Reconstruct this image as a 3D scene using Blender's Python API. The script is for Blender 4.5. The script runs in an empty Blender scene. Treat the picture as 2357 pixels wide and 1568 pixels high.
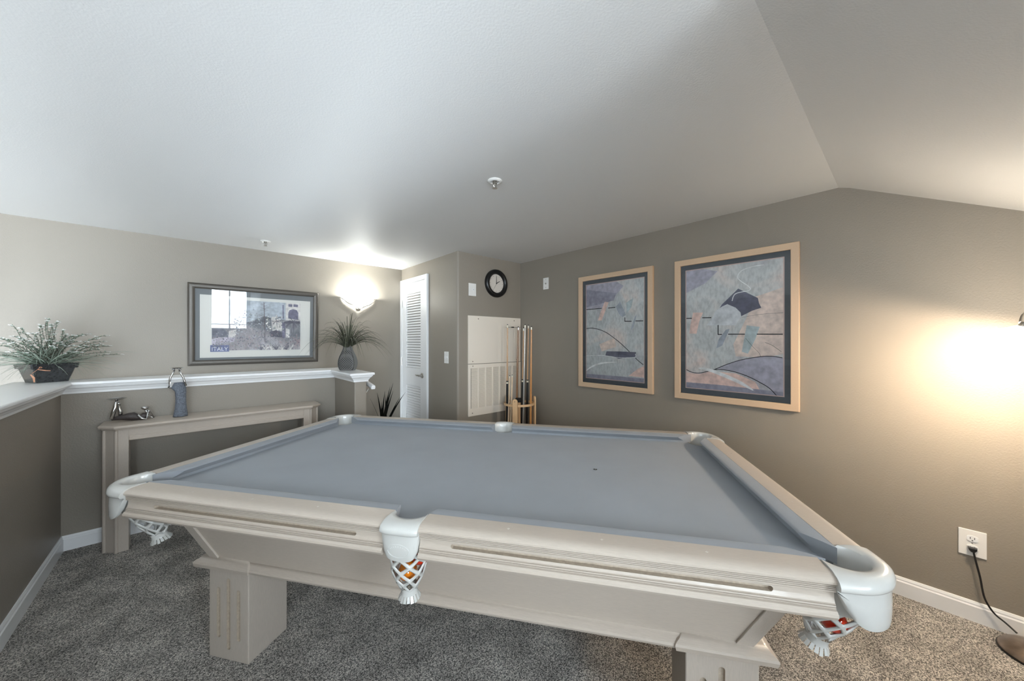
import bpy, bmesh, math, random
from mathutils import Vector, Matrix
random.seed(7)

# ------------------------------------------------------------------ camera, world, light, exposure
F_PX, CX, CY, CAM_H, YAW = 816.0, 1178.5, 786.0, 1.34, math.radians(41.9)
CO, SI = math.cos(YAW), math.sin(YAW)
scene = bpy.context.scene
col = scene.collection
cam_d = bpy.data.cameras.new('camera')
cam_d.sensor_fit = 'HORIZONTAL'; cam_d.sensor_width = 36.0
cam_d.lens = 36.0 * F_PX / 2357.0
cam_d.shift_y = 2.0 / 2357.0
cam_d.clip_start = 0.02
cam = bpy.data.objects.new('camera', cam_d); col.objects.link(cam)
cam.location = (0, 0, CAM_H); cam.rotation_euler = (math.pi / 2, 0, -YAW)
scene.camera = cam
scene.view_settings.view_transform = 'Standard'
scene.view_settings.look = 'None'
scene.view_settings.exposure = 0.42
scene.view_settings.gamma = 1.0
scene.view_settings.use_curve_mapping = False

world = bpy.data.worlds.new('world'); scene.world = world; world.use_nodes = True
bgn = world.node_tree.nodes['Background']
bgn.inputs[0].default_value = (0.80, 0.88, 1.0, 1); bgn.inputs[1].default_value = 0.6

def area_light(name, loc, rot, sx, sy, power, color):
    l = bpy.data.lights.new(name, 'AREA'); l.shape = 'RECTANGLE'; l.size = sx; l.size_y = sy
    l.energy = power; l.color = color
    o = bpy.data.objects.new(name, l); col.objects.link(o); o.location = loc; o.rotation_euler = rot
    return o
XR, XD, YJ, YB, ZC = 2.785, 1.933, 2.959, 4.214, 2.232      # right wall, closet side, closet front, back wall, ceiling
YF, XL = -2.2, -2.9                                          # wall behind the camera, far left wall
DAY = (0.79, 0.905, 1.0)
# window daylight: left and dormer; both low lights and the wide one are added
area_light('added_light_below', (XL - 0.10, 2.2, -1.10), (0, -math.pi / 2, 0), 2.0, 3.2, 800, DAY)  # added low window light, lifts the ceiling and back wall
area_light('added_light_below_front', (-1.75, YF - 0.10, -1.10), (math.pi / 2, 0, 0), 2.0, 2.0, 520, DAY)  # added light from below, thrown up at ceiling and back wall
area_light('daylight_left', (XL - 0.10, -0.30, 1.15), (0, -math.pi / 2, 0), 1.6, 2.4, 85, DAY)
area_light('added_light_front_wide', (-1.45, YF - 0.10, 1.25), (math.pi / 2, 0, 0), 2.0, 1.5, 190, DAY)  # added light, evens out the room from behind the camera
area_light('daylight_front_dormer', (0.62, YF - 0.10, 1.67), (math.pi / 2, 0, 0), 0.72, 1.0, 90, DAY)

# ------------------------------------------------------------------ pixel helpers (photo pixel -> point on a known plane)
def ray(x, y):
    a = (x - CX) / F_PX
    return Vector((a * CO + SI, -a * SI + CO, -(y - CY) / F_PX))
O0 = Vector((0, 0, CAM_H))
def on_z(x, y, z): r = ray(x, y); return O0 + r * ((z - CAM_H) / r.z)
def on_x(x, y, X): r = ray(x, y); return O0 + r * (X / r.x)
def on_y(x, y, Y): r = ray(x, y); return O0 + r * (Y / r.y)

# ------------------------------------------------------------------ materials
def srgb(r, g, b):
    f = lambda c: (c / 255.0) / 12.92 if c / 255.0 <= 0.04045 else ((c / 255.0 + 0.055) / 1.055) ** 2.4
    return (f(r), f(g), f(b), 1.0)
def new_mat(name):
    m = bpy.data.materials.new(name); m.use_nodes = True
    return m, m.node_tree.nodes, m.node_tree.links, m.node_tree.nodes['Principled BSDF']
def mat(name, rgb, rough=0.5, metal=0.0, bump=0.0, bscale=200.0, var=0.0, vscale=20.0, coat=0.0, spec=0.5, stretch=None, sheen=0.0):
    m, n, l, p = new_mat(name)
    c = srgb(*rgb)
    p.inputs['Base Color'].default_value = c
    p.inputs['Roughness'].default_value = rough; p.inputs['Metallic'].default_value = metal
    p.inputs['Coat Weight'].default_value = coat; p.inputs['Specular IOR Level'].default_value = spec
    p.inputs['Sheen Weight'].default_value = sheen
    tc = n.new('ShaderNodeTexCoord'); src = tc.outputs['Object']
    if stretch:
        mp = n.new('ShaderNodeMapping'); mp.inputs['Scale'].default_value = stretch
        l.new(src, mp.inputs[0]); src = mp.outputs[0]
    if var > 0:
        t = n.new('ShaderNodeTexNoise'); t.inputs['Scale'].default_value = vscale; t.inputs['Detail'].default_value = 4
        l.new(src, t.inputs['Vector'])
        r = n.new('ShaderNodeValToRGB'); l.new(t.outputs['Fac'], r.inputs[0])
        r.color_ramp.elements[0].position = 0.3; r.color_ramp.elements[1].position = 0.7
        r.color_ramp.elements[0].color = tuple(x * (1 - var) for x in c[:3]) + (1,)
        r.color_ramp.elements[1].color = tuple(min(1, x * (1 + var)) for x in c[:3]) + (1,)
        l.new(r.outputs[0], p.inputs['Base Color'])
    if bump > 0:
        t = n.new('ShaderNodeTexNoise'); t.inputs['Scale'].default_value = bscale; t.inputs['Detail'].default_value = 2
        l.new(tc.outputs['Object'], t.inputs['Vector'])
        b = n.new('ShaderNodeBump'); b.inputs['Strength'].default_value = bump; b.inputs['Distance'].default_value = 0.004
        l.new(t.outputs['Fac'], b.inputs['Height']); l.new(b.outputs[0], p.inputs['Normal'])
    return m
def emit_mat(name, rgb, strength):
    m, n, l, p = new_mat(name)
    p.inputs['Base Color'].default_value = srgb(*rgb)
    p.inputs['Emission Color'].default_value = srgb(*rgb); p.inputs['Emission Strength'].default_value = strength
    return m
def glass_mat(name):
    m, n, l, p = new_mat(name); n.remove(p)
    t = n.new('ShaderNodeBsdfTransparent'); g = n.new('ShaderNodeBsdfGlossy'); g.inputs['Roughness'].default_value = 0.0
    f = n.new('ShaderNodeFresnel'); f.inputs['IOR'].default_value = 1.5
    x = n.new('ShaderNodeMixShader'); l.new(f.outputs[0], x.inputs[0]); l.new(t.outputs[0], x.inputs[1]); l.new(g.outputs[0], x.inputs[2])
    l.new(x.outputs[0], n['Material Output'].inputs[0])
    return m
def carpet_mat():
    m, n, l, p = new_mat('carpet'); p.inputs['Roughness'].default_value = 1.0; p.inputs['Specular IOR Level'].default_value = 0.05
    tc = n.new('ShaderNodeTexCoord')
    t1 = n.new('ShaderNodeTexNoise'); t1.inputs['Scale'].default_value = 200; t1.inputs['Detail'].default_value = 3; t1.inputs['Roughness'].default_value = 0.7
    l.new(tc.outputs['Object'], t1.inputs['Vector'])
    r = n.new('ShaderNodeValToRGB'); e = r.color_ramp.elements
    e[0].position = 0.37; e[0].color = srgb(92, 89, 86); e[1].position = 0.64; e[1].color = srgb(230, 224, 215)
    q = e.new(0.5); q.color = srgb(166, 161, 154)
    vo = n.new('ShaderNodeTexVoronoi'); vo.inputs['Scale'].default_value = 280; l.new(tc.outputs['Object'], vo.inputs['Vector'])
    sp = n.new('ShaderNodeSeparateColor'); l.new(vo.outputs['Color'], sp.inputs[0])
    mm = n.new('ShaderNodeMath'); mm.operation = 'MULTIPLY_ADD'; mm.inputs[1].default_value = 0.30; l.new(sp.outputs[0], mm.inputs[0])
    m2 = n.new('ShaderNodeMath'); m2.operation = 'MULTIPLY'; m2.inputs[1].default_value = 0.70; l.new(t1.outputs['Fac'], m2.inputs[0]); l.new(m2.outputs[0], mm.inputs[2])
    l.new(mm.outputs[0], r.inputs[0])
    t2 = n.new('ShaderNodeTexNoise'); t2.inputs['Scale'].default_value = 6; t2.inputs['Detail'].default_value = 3
    l.new(tc.outputs['Object'], t2.inputs['Vector'])
    mr = n.new('ShaderNodeMapRange'); mr.inputs['From Min'].default_value = 0.3; mr.inputs['From Max'].default_value = 0.7
    mr.inputs['To Min'].default_value = 0.74; mr.inputs['To Max'].default_value = 1.34
    l.new(t2.outputs['Fac'], mr.inputs['Value'])
    mx = n.new('ShaderNodeMix'); mx.data_type = 'RGBA'; mx.blend_type = 'MULTIPLY'; mx.inputs['Factor'].default_value = 1
    l.new(r.outputs[0], mx.inputs['A']); l.new(mr.outputs[0], mx.inputs['B'])
    l.new(mx.outputs['Result'], p.inputs['Base Color'])
    b = n.new('ShaderNodeBump'); b.inputs['Strength'].default_value = 0.9; b.inputs['Distance'].default_value = 0.012
    l.new(t1.outputs['Fac'], b.inputs['Height']); l.new(b.outputs[0], p.inputs['Normal'])
    return m
def vase_mat():
    m, n, l, p = new_mat('vase_woven'); p.inputs['Roughness'].default_value = 0.6
    tc = n.new('ShaderNodeTexCoord'); mp = n.new('ShaderNodeMapping'); mp.inputs['Rotation'].default_value = (0, math.radians(45), 0)
    l.new(tc.outputs['Object'], mp.inputs[0])
    v = n.new('ShaderNodeTexVoronoi'); v.inputs['Scale'].default_value = 70; v.inputs['Randomness'].default_value = 0.0
    l.new(mp.outputs[0], v.inputs['Vector'])
    r = n.new('ShaderNodeValToRGB'); e = r.color_ramp.elements
    e[0].position = 0.25; e[0].color = srgb(30, 30, 31); e[1].position = 0.5; e[1].color = srgb(98, 96, 94)
    l.new(v.outputs['Distance'], r.inputs[0]); l.new(r.outputs[0], p.inputs['Base Color'])
    b = n.new('ShaderNodeBump'); b.inputs['Strength'].default_value = 0.6; b.inputs['Distance'].default_value = 0.003
    l.new(v.outputs['Distance'], b.inputs['Height']); l.new(b.outputs[0], p.inputs['Normal'])
    return m
def pastel_mat(name, cols, seed):
    """washed pastel ground with fine scratchy strokes, the printed paper of the abstract pictures"""
    m, n, l, p = new_mat(name); p.inputs['Roughness'].default_value = 0.8
    tc = n.new('ShaderNodeTexCoord')
    t = n.new('ShaderNodeTexNoise'); t.inputs['Scale'].default_value = 3.2; t.inputs['Detail'].default_value = 5; t.inputs['Distortion'].default_value = 0.8
    mp = n.new('ShaderNodeMapping'); mp.inputs['Location'].default_value = (seed, seed * 2.3, seed * 0.7); l.new(tc.outputs['Object'], mp.inputs[0]); l.new(mp.outputs[0], t.inputs['Vector'])
    r = n.new('ShaderNodeValToRGB'); e = r.color_ramp.elements
    e[0].position = 0.32; e[0].color = srgb(*cols[0]); e[1].position = 0.72; e[1].color = srgb(*cols[-1])
    for i, c in enumerate(cols[1:-1]):
        q = e.new(0.32 + 0.40 * (i + 1) / (len(cols) - 1)); q.color = srgb(*c)
    l.new(t.outputs['Fac'], r.inputs[0])
    t2 = n.new('ShaderNodeTexNoise'); t2.inputs['Scale'].default_value = 60; t2.inputs['Detail'].default_value = 6
    mp2 = n.new('ShaderNodeMapping'); mp2.inputs['Scale'].default_value = (1, 1.6, 0.45); mp2.inputs['Rotation'].default_value = (0.7, 0, 0)
    l.new(tc.outputs['Object'], mp2.inputs[0]); l.new(mp2.outputs[0], t2.inputs['Vector'])
    mr = n.new('ShaderNodeMapRange'); mr.inputs['From Min'].default_value = 0.3; mr.inputs['From Max'].default_value = 0.6; mr.inputs['To Min'].default_value = 0.74; mr.inputs['To Max'].default_value = 1.06
    l.new(t2.outputs['Fac'], mr.inputs['Value'])
    mx = n.new('ShaderNodeMix'); mx.data_type = 'RGBA'; mx.blend_type = 'MULTIPLY'; mx.inputs['Factor'].default_value = 0.8
    l.new(r.outputs[0], mx.inputs['A']); l.new(mr.outputs[0], mx.inputs['B']); l.new(mx.outputs['Result'], p.inputs['Base Color'])
    return m

M = {}
M['wall'] = mat('taupe_wall_paint', (143, 135, 124), rough=0.45, bump=0.22, bscale=130, spec=0.4)
M['ceil'] = mat('white_ceiling_paint', (218, 217, 215), rough=0.55, bump=0.15, bscale=150)
M['trim'] = mat('white_trim_paint', (236, 236, 236), rough=0.3)
M['carpet'] = carpet_mat()
M['cloth'] = mat('grey_billiard_cloth', (139, 143, 148), rough=0.95, bump=0.10, bscale=900, var=0.035, vscale=5, spec=0.1, sheen=0.15)
M['wood'] = mat('whitewashed_maple', (182, 170, 157), rough=0.38, var=0.05, vscale=14, stretch=(3, 30, 30), coat=0.15)
M['wood_v'] = mat('whitewashed_maple_upright', (180, 169, 157), rough=0.42, var=0.05, vscale=14, stretch=(30, 30, 3), coat=0.1)
M['groove_shade'] = mat('shaded_groove_wood', (172, 158, 141), rough=0.7, var=0.12, vscale=120)  # wood darkened to stand for shade inside slots and flutes
M['ivory'] = mat('ivory_plastic', (194, 193, 188), rough=0.22, coat=0.3, var=0.02, vscale=30)
M['ivory_d'] = mat('ivory_plastic_raised', (200, 200, 196), rough=0.3)
M['pearl'] = mat('pearl_sight', (214, 208, 198), rough=0.2)
M['slate'] = mat('dark_underside', (60, 54, 48), rough=0.9)
M['black'] = mat('black_plastic', (14, 14, 15), rough=0.35)
M['blackmat'] = mat('black_matt', (22, 22, 22), rough=0.7)
M['nickel'] = mat('brushed_nickel', (190, 186, 180), rough=0.28, metal=1.0)
M['silver'] = mat('polished_silver', (200, 200, 200), rough=0.12, metal=1.0)
M['bronze'] = mat('dark_bronze_dress', (58, 50, 48), rough=0.5, bump=0.4, bscale=250, var=0.15, vscale=60)
M['stone'] = mat('blue_grey_cast_dress', (104, 110, 120), rough=0.75, bump=0.9, bscale=180, var=0.35, vscale=110)
M['white_p'] = mat('white_plate_plastic', (232, 230, 226), rough=0.35)
M['panel'] = mat('white_metal_panel', (232, 222, 208), rough=0.5)
M['void'] = mat('dark_duct', (70, 64, 58), rough=0.9)
M['frame_l'] = mat('pale_maple_frame', (208, 180, 150), rough=0.4, var=0.04, vscale=10, stretch=(30, 30, 30))
M['frame_d'] = mat('pewter_frame', (86, 81, 75), rough=0.4, metal=0.35, var=0.16, vscale=30, stretch=(4, 30, 30))
M['lip_d'] = mat('dark_frame_lip', (66, 60, 56), rough=0.5)
M['mat_g'] = mat('blue_grey_mat_board', (92, 96, 99), rough=0.85, var=0.04, vscale=40)
M['mat_i'] = mat('grey_mat_board', (132, 135, 137), rough=0.85)
M['mat_w'] = mat('white_mat_board', (228, 226, 220), rough=0.85)
M['mat_p'] = mat('pink_mat_edge', (214, 186, 176), rough=0.8)
M['glass'] = glass_mat('picture_glass')
M['leaf_s'] = mat('sage_grass', (140, 152, 138), rough=0.6, var=0.2, vscale=30)
M['leaf_g'] = mat('grey_green_leaf', (96, 112, 96), rough=0.65, var=0.3, vscale=40)
M['leaf_d'] = mat('dark_olive_blade', (58, 60, 46), rough=0.5, var=0.3, vscale=40)
M['leaf_o'] = mat('olive_blade', (98, 100, 82), rough=0.55, var=0.3, vscale=40)
M['leaf_b'] = mat('near_black_blade', (20, 21, 19), rough=0.85, spec=0.1, var=0.3, vscale=40)
M['stem'] = mat('brown_stem', (80, 78, 66), rough=0.8)
M['petal'] = mat('white_petal', (240, 240, 236), rough=0.6)
M['pot'] = mat('black_glazed_planter', (44, 46, 48), rough=0.25, coat=0.6, var=0.4, vscale=90, bump=0.3, bscale=140)
M['raffia'] = mat('copper_raffia', (206, 150, 120), rough=0.5)
M['vase'] = vase_mat()
M['vase_s'] = mat('vase_grey_side', (122, 124, 124), rough=0.5)
M['orange'] = mat('orange_ball', (226, 128, 22), rough=0.08, coat=1.0)
M['red'] = mat('red_ball', (196, 44, 16), rough=0.08, coat=1.0)
M['dred'] = mat('maroon_ball', (120, 26, 14), rough=0.08, coat=1.0)
M['ballw'] = mat('ball_white', (236, 228, 206), rough=0.1, coat=1.0)
M['cue_t'] = mat('tan_cue_shaft', (190, 150, 110), rough=0.35, coat=0.4)
M['cue_l'] = mat('pale_cue_shaft', (224, 196, 164), rough=0.35, coat=0.4)
M['cue_b'] = mat('brown_cue_shaft', (148, 108, 74), rough=0.35, coat=0.4)
M['cue_o'] = mat('amber_cue_shaft', (198, 138, 78), rough=0.3, coat=0.5)
M['cue_s'] = mat('silver_cue_shaft', (178, 176, 172), rough=0.3, metal=0.8)
M['rackw'] = mat('pale_rack_wood', (222, 184, 140), rough=0.4, var=0.06, vscale=16)
M['face'] = mat('clock_face_paper', (214, 206, 196), rough=0.6)
M['opal'] = emit_mat('lit_opal_glass_lamp', (255, 242, 222), 24.0)
M['opal_s'] = emit_mat('lit_opal_glass_sconce', (255, 252, 246), 1.0)
M['bulb'] = emit_mat('bulb_glow', (255, 240, 220), 12.0)
M['brushed'] = mat('brushed_base_metal', (150, 136, 124), rough=0.3, metal=0.9, var=0.2, vscale=25)
M['wire'] = mat('dark_wire', (70, 70, 70), rough=0.5)
M['blind'] = mat('white_blind_slat', (236, 236, 236), rough=0.5)
M['cord'] = mat('black_cord', (10, 10, 10), rough=0.5)
for k, c in dict(p_line=(38, 36, 40), p_lilac=(186, 182, 192), p_dlilac=(160, 157, 170), p_pink=(234, 206, 194), p_teal=(188, 198, 198), p_white=(240, 238, 234),
                 p_mount=(108, 108, 124), p_fog=(214, 214, 214), p_peach=(230, 212, 200), p_slate=(172, 176, 184),
                 g_sky=(188, 194, 200), g_build=(224, 220, 216), g_win=(134, 132, 150), g_bush=(134, 136, 146), g_palm=(120, 110, 112), g_leaf=(170, 170, 174),
                 g_path=(206, 200, 210), g_rust=(176, 156, 158), g_box=(128, 134, 166), g_text=(246, 246, 246), g_green=(160, 164, 158), g_dark=(116, 114, 124)).items():
    M[k] = mat('print_' + k[2:], c, rough=0.8, var=0.20, vscale=28)

# ------------------------------------------------------------------ mesh helpers
class MB:
    def __init__(s): s.v = []; s.f = []; s.m = []
    def add(s, vs, fs, mi=0):
        o = len(s.v); s.v += [tuple(x) for x in vs]; s.f += [tuple(i + o for i in f) for f in fs]; s.m += [mi] * len(fs); return s
    def box(s, x0, x1, y0, y1, z0, z1, mi=0):
        v = [(x0, y0, z0), (x1, y0, z0), (x1, y1, z0), (x0, y1, z0), (x0, y0, z1), (x1, y0, z1), (x1, y1, z1), (x0, y1, z1)]
        return s.add(v, [(3, 2, 1, 0), (4, 5, 6, 7), (0, 1, 5, 4), (1, 2, 6, 5), (2, 3, 7, 6), (3, 0, 4, 7)], mi)
    def loft(s, rings, closed=True, caps=True, mi=0):
        n = len(rings[0]); o = [p for r in rings for p in r]; fs = []
        for i in range(len(rings) - 1):
            for j in range(n if closed else n - 1):
                k = (j + 1) % n
                fs.append((i * n + j, i * n + k, (i + 1) * n + k, (i + 1) * n + j))
        if caps and closed:
            fs.append(tuple(range(n - 1, -1, -1))); b = (len(rings) - 1) * n; fs.append(tuple(range(b, b + n)))
        return s.add(o, fs, mi)
    def prism(s, poly, z0, z1, mi=0):
        return s.loft([[(x, y, z0) for x, y in poly], [(x, y, z1) for x, y in poly]], mi=mi)
    def tube(s, pts, rad, seg=8, mi=0, flat=1.0):
        pts = [Vector(p) for p in pts]; n = len(pts)
        if not hasattr(rad, '__len__'): rad = [rad] * n
        rings = []; up = Vector((0, 0, 1))
        for i, p in enumerate(pts):
            d = (pts[min(i + 1, n - 1)] - pts[max(i - 1, 0)]).normalized()
            a = d.cross(up)
            if a.length < 1e-3: a = d.cross(Vector((1, 0, 0)))
            a.normalize(); b = d.cross(a).normalized()
            rings.append([p + (a * math.cos(t) + b * math.sin(t) * flat) * rad[i] for t in [2 * math.pi * k / seg for k in range(seg)]])
        return s.loft(rings, mi=mi)
    def lathe(s, prof, c=(0, 0, 0), seg=24, mi=0, mat4=None, caps=True):
        rings = []
        for r, z in prof:
            ring = [Vector((r * math.cos(2 * math.pi * k / seg), r * math.sin(2 * math.pi * k / seg), z)) for k in range(seg)]
            rings.append([(mat4 @ p if mat4 else p) + Vector(c) for p in ring])
        return s.loft(rings, caps=caps, mi=mi)
    def ellipsoid(s, c, r, seg=16, rng=10, mi=0, rot=None):
        rings = []
        for i in range(1, rng):
            ph = math.pi * i / rng
            ring = []
            for k in range(seg):
                t = 2 * math.pi * k / seg
                p = Vector((r[0] * math.sin(ph) * math.cos(t), r[1] * math.sin(ph) * math.sin(t), -r[2] * math.cos(ph)))
                ring.append((rot @ p if rot else p) + Vector(c))
            rings.append(ring)
        return s.loft(rings, mi=mi)
    def strip(s, pts, widths, side, mi=0):
        """flat ribbon along pts with given half widths, spread along vector side"""
        vs = []; fs = []
        for i, p in enumerate(pts):
            p = Vector(p); sd = side if not isinstance(side, list) else side[i]
            vs += [p - sd * widths[i], p + sd * widths[i]]
            if i: fs.append((2 * i - 2, 2 * i - 1, 2 * i + 1, 2 * i))
        return s.add(vs, fs, mi)
    def build(s, name, mats, parent=None, smooth=False, bevel=0.0, loc=None, rot=None, angle=40):
        if parent is not None and parent.name.endswith('_figurine'): s.v = [(v[0], v[1], max(v[2], .0005)) for v in s.v]
        me = bpy.data.meshes.new(name); me.from_pydata(s.v, [], s.f)
        if not isinstance(mats, (list, tuple)): mats = [mats]
        for m in mats: me.materials.append(M[m] if isinstance(m, str) else m)
        if len(mats) > 1:
            for p, i in zip(me.polygons, s.m): p.material_index = i
        bm = bmesh.new(); bm.from_mesh(me)
        bmesh.ops.recalc_face_normals(bm, faces=bm.faces)
        if bevel > 0:
            es = [e for e in bm.edges if len(e.link_faces) == 2 and e.calc_face_angle(0) > math.radians(30)]
            bmesh.ops.bevel(bm, geom=es, offset=bevel, segments=2, profile=0.5, affect='EDGES', clamp_overlap=True)
        bm.to_mesh(me); bm.free()
        if smooth:
            for p in me.polygons: p.use_smooth = True
            me.set_sharp_from_angle(angle=math.radians(angle))
        o = bpy.data.objects.new(name, me); col.objects.link(o)
        if parent: o.parent = parent
        if loc: o.location = loc
        if rot: o.rotation_euler = rot
        return o
def empty(name, loc=(0, 0, 0), rot=(0, 0, 0)):
    o = bpy.data.objects.new(name, None); col.objects.link(o); o.location = loc; o.rotation_euler = rot; o.empty_display_size = 0.1
    return o
def tag(o, label=None, cat=None, group=None, kind=None):
    if label: o['label'] = label
    if cat: o['category'] = cat
    if group: o['group'] = group
    if kind: o['kind'] = kind
    return o
def struct(o): o['kind'] = 'structure'; return o
def copy_child(src, parent, loc=None, rot=None, scale=None):
    c = src.copy(); col.objects.link(c); c.parent = parent
    if loc is not None: c.location = loc
    if rot is not None: c.rotation_euler = rot
    if scale is not None: c.scale = scale
    return c
def cut(o, cutters):
    for k in cutters:
        md = o.modifiers.new('cut', 'BOOLEAN'); md.object = k; md.operation = 'DIFFERENCE'; md.solver = 'EXACT'
        md.material_mode = 'TRANSFER'
    dg = bpy.context.evaluated_depsgraph_get(); dg.update()
    me = bpy.data.meshes.new_from_object(o.evaluated_get(dg)); o.modifiers.clear(); o.data = me
    for k in cutters: bpy.data.objects.remove(k, do_unlink=True)
def add_wall_light(name, loc, energy, color, radius, parent=None):
    l = bpy.data.lights.new(name, 'POINT'); l.energy = energy; l.color = color; l.shadow_soft_size = radius
    o = bpy.data.objects.new(name, l); col.objects.link(o); o.location = loc
    if parent: o.parent = parent
    return o

# ================================================================== SETTING
# floor: carpeted loft floor (leaves the open well left of and behind the half walls)
b = MB(); b.box(-0.70, XR + 0.1, YF, 3.70, -0.12, 0); b.box(1.0, XD + 0.1, 3.70, YB + 0.1, -0.12, 0)
struct(b.build('floor', 'carpet'))
struct(MB().box(XL - .1, 1.0, YF, YB + .1, -2.5, -2.4).build('floor_below', 'carpet'))
# ceiling: flat, folding down over the right side behind the camera, beyond a dormer cheek
b = MB(); b.box(XL - .1, 1.0, YF - .1, YB + .1, ZC, ZC + .1); b.box(1.0, XR + .1, 0.266, YB + .1, ZC, ZC + .1)
struct(b.build('ceiling', 'ceil'))
sl = 0.505
prof = [(0.266, ZC), (0.22, ZC - 0.016), (0.16, ZC - 0.046), (YF, ZC - 0.046 - (0.16 - YF) * sl)]
b = MB(); b.loft([[(1.0, y, z) for y, z in prof] + [(1.0, YF, ZC + .1), (1.0, 0.266, ZC + .1)], [(XR + .1, y, z) for y, z in prof] + [(XR + .1, YF, ZC + .1), (XR + .1, 0.266, ZC + .1)]])
struct(b.build('ceiling_slope', 'ceil', smooth=True))
struct(MB().box(XL - .1, XD + .2, YB, YB + .1, -2.4, ZC).build('wall_back', 'wall'))
struct(MB().box(XR, XR + .1, YF, YJ + .2, 0, ZC).build('wall_right', 'wall'))
# closet box: side with the louvred door, front with the clock, bullnose corner between
r = 0.022; arc = [(XD + r - r * math.cos(a), YJ + r - r * math.sin(a)) for a in [math.pi / 2 * i / 6 for i in range(6, -1, -1)]]
struct(MB().prism([(XR + .1, YJ)] + arc + [(XD, YB + .05), (XR + .1, YB + .05)], 0, ZC).build('wall_closet', 'wall', smooth=True, angle=25))

def wall_with_windows(name, axis, pos, a0, a1, z0, z1, wins, thick=0.12):
    """wall in plane axis=pos (thickness away from room) with rectangular openings (a0,a1,z0,z1)"""
    b = MB(); xs = sorted({a0, a1} | {w[0] for w in wins} | {w[1] for w in wins}); zs = sorted({z0, z1} | {w[2] for w in wins} | {w[3] for w in wins})
    for i in range(len(xs) - 1):
        for j in range(len(zs) - 1):
            cx_, cz_ = (xs[i] + xs[i + 1]) / 2, (zs[j] + zs[j + 1]) / 2
            if any(w[0] < cx_ < w[1] and w[2] < cz_ < w[3] for w in wins): continue
            if axis == 'y': b.box(xs[i], xs[i + 1], pos - thick, pos, zs[j], zs[j + 1])
            else: b.box(pos - thick, pos, xs[i], xs[i + 1], zs[j], zs[j + 1])
    return struct(b.build(name, 'wall'))
W_LOW_ADDED = (0.55, 3.85, -2.15, -0.05); W_LEFT = (-1.55, 0.95, 0.3, 2.0); W_FL_ADDED = (-2.75, -0.75, -2.1, -0.1); W_FW_ADDED = (-2.45, -0.45, 0.5, 2.0); W_FD = (0.26, 0.98, 1.16, 2.17)  # low and wide front openings are added for their light
wall_with_windows('wall_left', 'x', XL, YF - .1, YB + .1, -2.4, ZC, [W_LEFT, W_LOW_ADDED])
wall_with_windows('wall_front', 'y', YF, XL - .1, XR + .1, -2.4, ZC, [W_FW_ADDED, W_FD, W_FL_ADDED])
def window(n, axis, pos, w, mull, blinds=0):
    root = struct(empty('window_%d' % n, ((w[0] + w[1]) / 2, pos, w[2]) if axis == 'y' else (pos, (w[0] + w[1]) / 2, w[2]), (0, 0, 0 if axis == 'y' else math.pi / 2)))
    hw, h, t = (w[1] - w[0]) / 2, w[3] - w[2], 0.04
    b = MB(); s = 1 if axis == 'y' else -1
    y0, y1 = sorted((-0.08 * s, -0.03 * s))
    b.box(-hw, hw, y0, y1, 0, t); b.box(-hw, hw, y0, y1, h - t, h); b.box(-hw, -hw + t, y0, y1, t, h - t); b.box(hw - t, hw, y0, y1, t, h - t)
    for m_ in mull: b.box(m_ * hw - .012, m_ * hw + .012, y0, y1, t, h - t)
    b.box(-hw + t, hw - t, y0, y1, h * .12, h * .12 + .018)
    b.build('window_frame', 'trim', root)
    b = MB(); yc = -0.055 * s; b.box(-hw + t, hw - t, yc - .002, yc + .002, t, h - t); b.build('pane', 'glass', root)
    if blinds:
        b = MB(); b.box(-hw + .01, hw - .01, -.012, .012, 0, .0012)
        sl_ = b.build('blind_slat', 'blind', root)
        sl_.location = (0, -.012 * s, t); 
        for i in range(1, blinds):
            copy_child(sl_, root, (0, -.012 * s, t + (h - 2 * t) * i / blinds))
window(1, 'y', YF, W_FD, [0.0], 22)
window(2, 'y', YF, W_FW_ADDED, [-0.33, 0.33])  # added unseen window for the balancing light
window(5, 'y', YF, W_FL_ADDED, [-0.33, 0.33])  # added unseen low window for upward light
window(3, 'x', XL, W_LEFT, [-0.33, 0.33])
window(4, 'x', XL, W_LOW_ADDED, [-0.5, 0.0, 0.5])  # added unseen low window that brightens the ceiling

# half walls with white cap and crown
HX, HY, HT = -0.632, 3.605, 0.185; ZW = 1.06; ZCAP = 1.077
struct(MB().box(HX - HT, HX, -1.2, HY + HT, -0.12, ZW).build('wall_half_left', 'wall'))
struct(MB().box(HX, 1.085, HY, HY + HT, -0.12, ZW).build('wall_half_back', 'wall'))
SX0, SX1, SY0 = 0.990, 1.088, 3.055
struct(MB().box(SX0, SX1, SY0, HY, 0, ZW).build('wall_half_end', 'wall', bevel=0.008))
ov = 0.052
capo = [(HX + ov, -1.2), (HX + ov, HY - ov), (SX0 - ov, HY - ov), (SX0 - ov, SY0 - ov), (SX1 + ov, SY0 - ov), (SX1 + ov, HY + HT + ov), (HX - HT - ov, HY + HT + ov), (HX - HT - ov, -1.2)]
struct(MB().prism(capo, ZCAP - 0.020, ZCAP).build('trim_1', 'trim', bevel=0.006))
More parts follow.
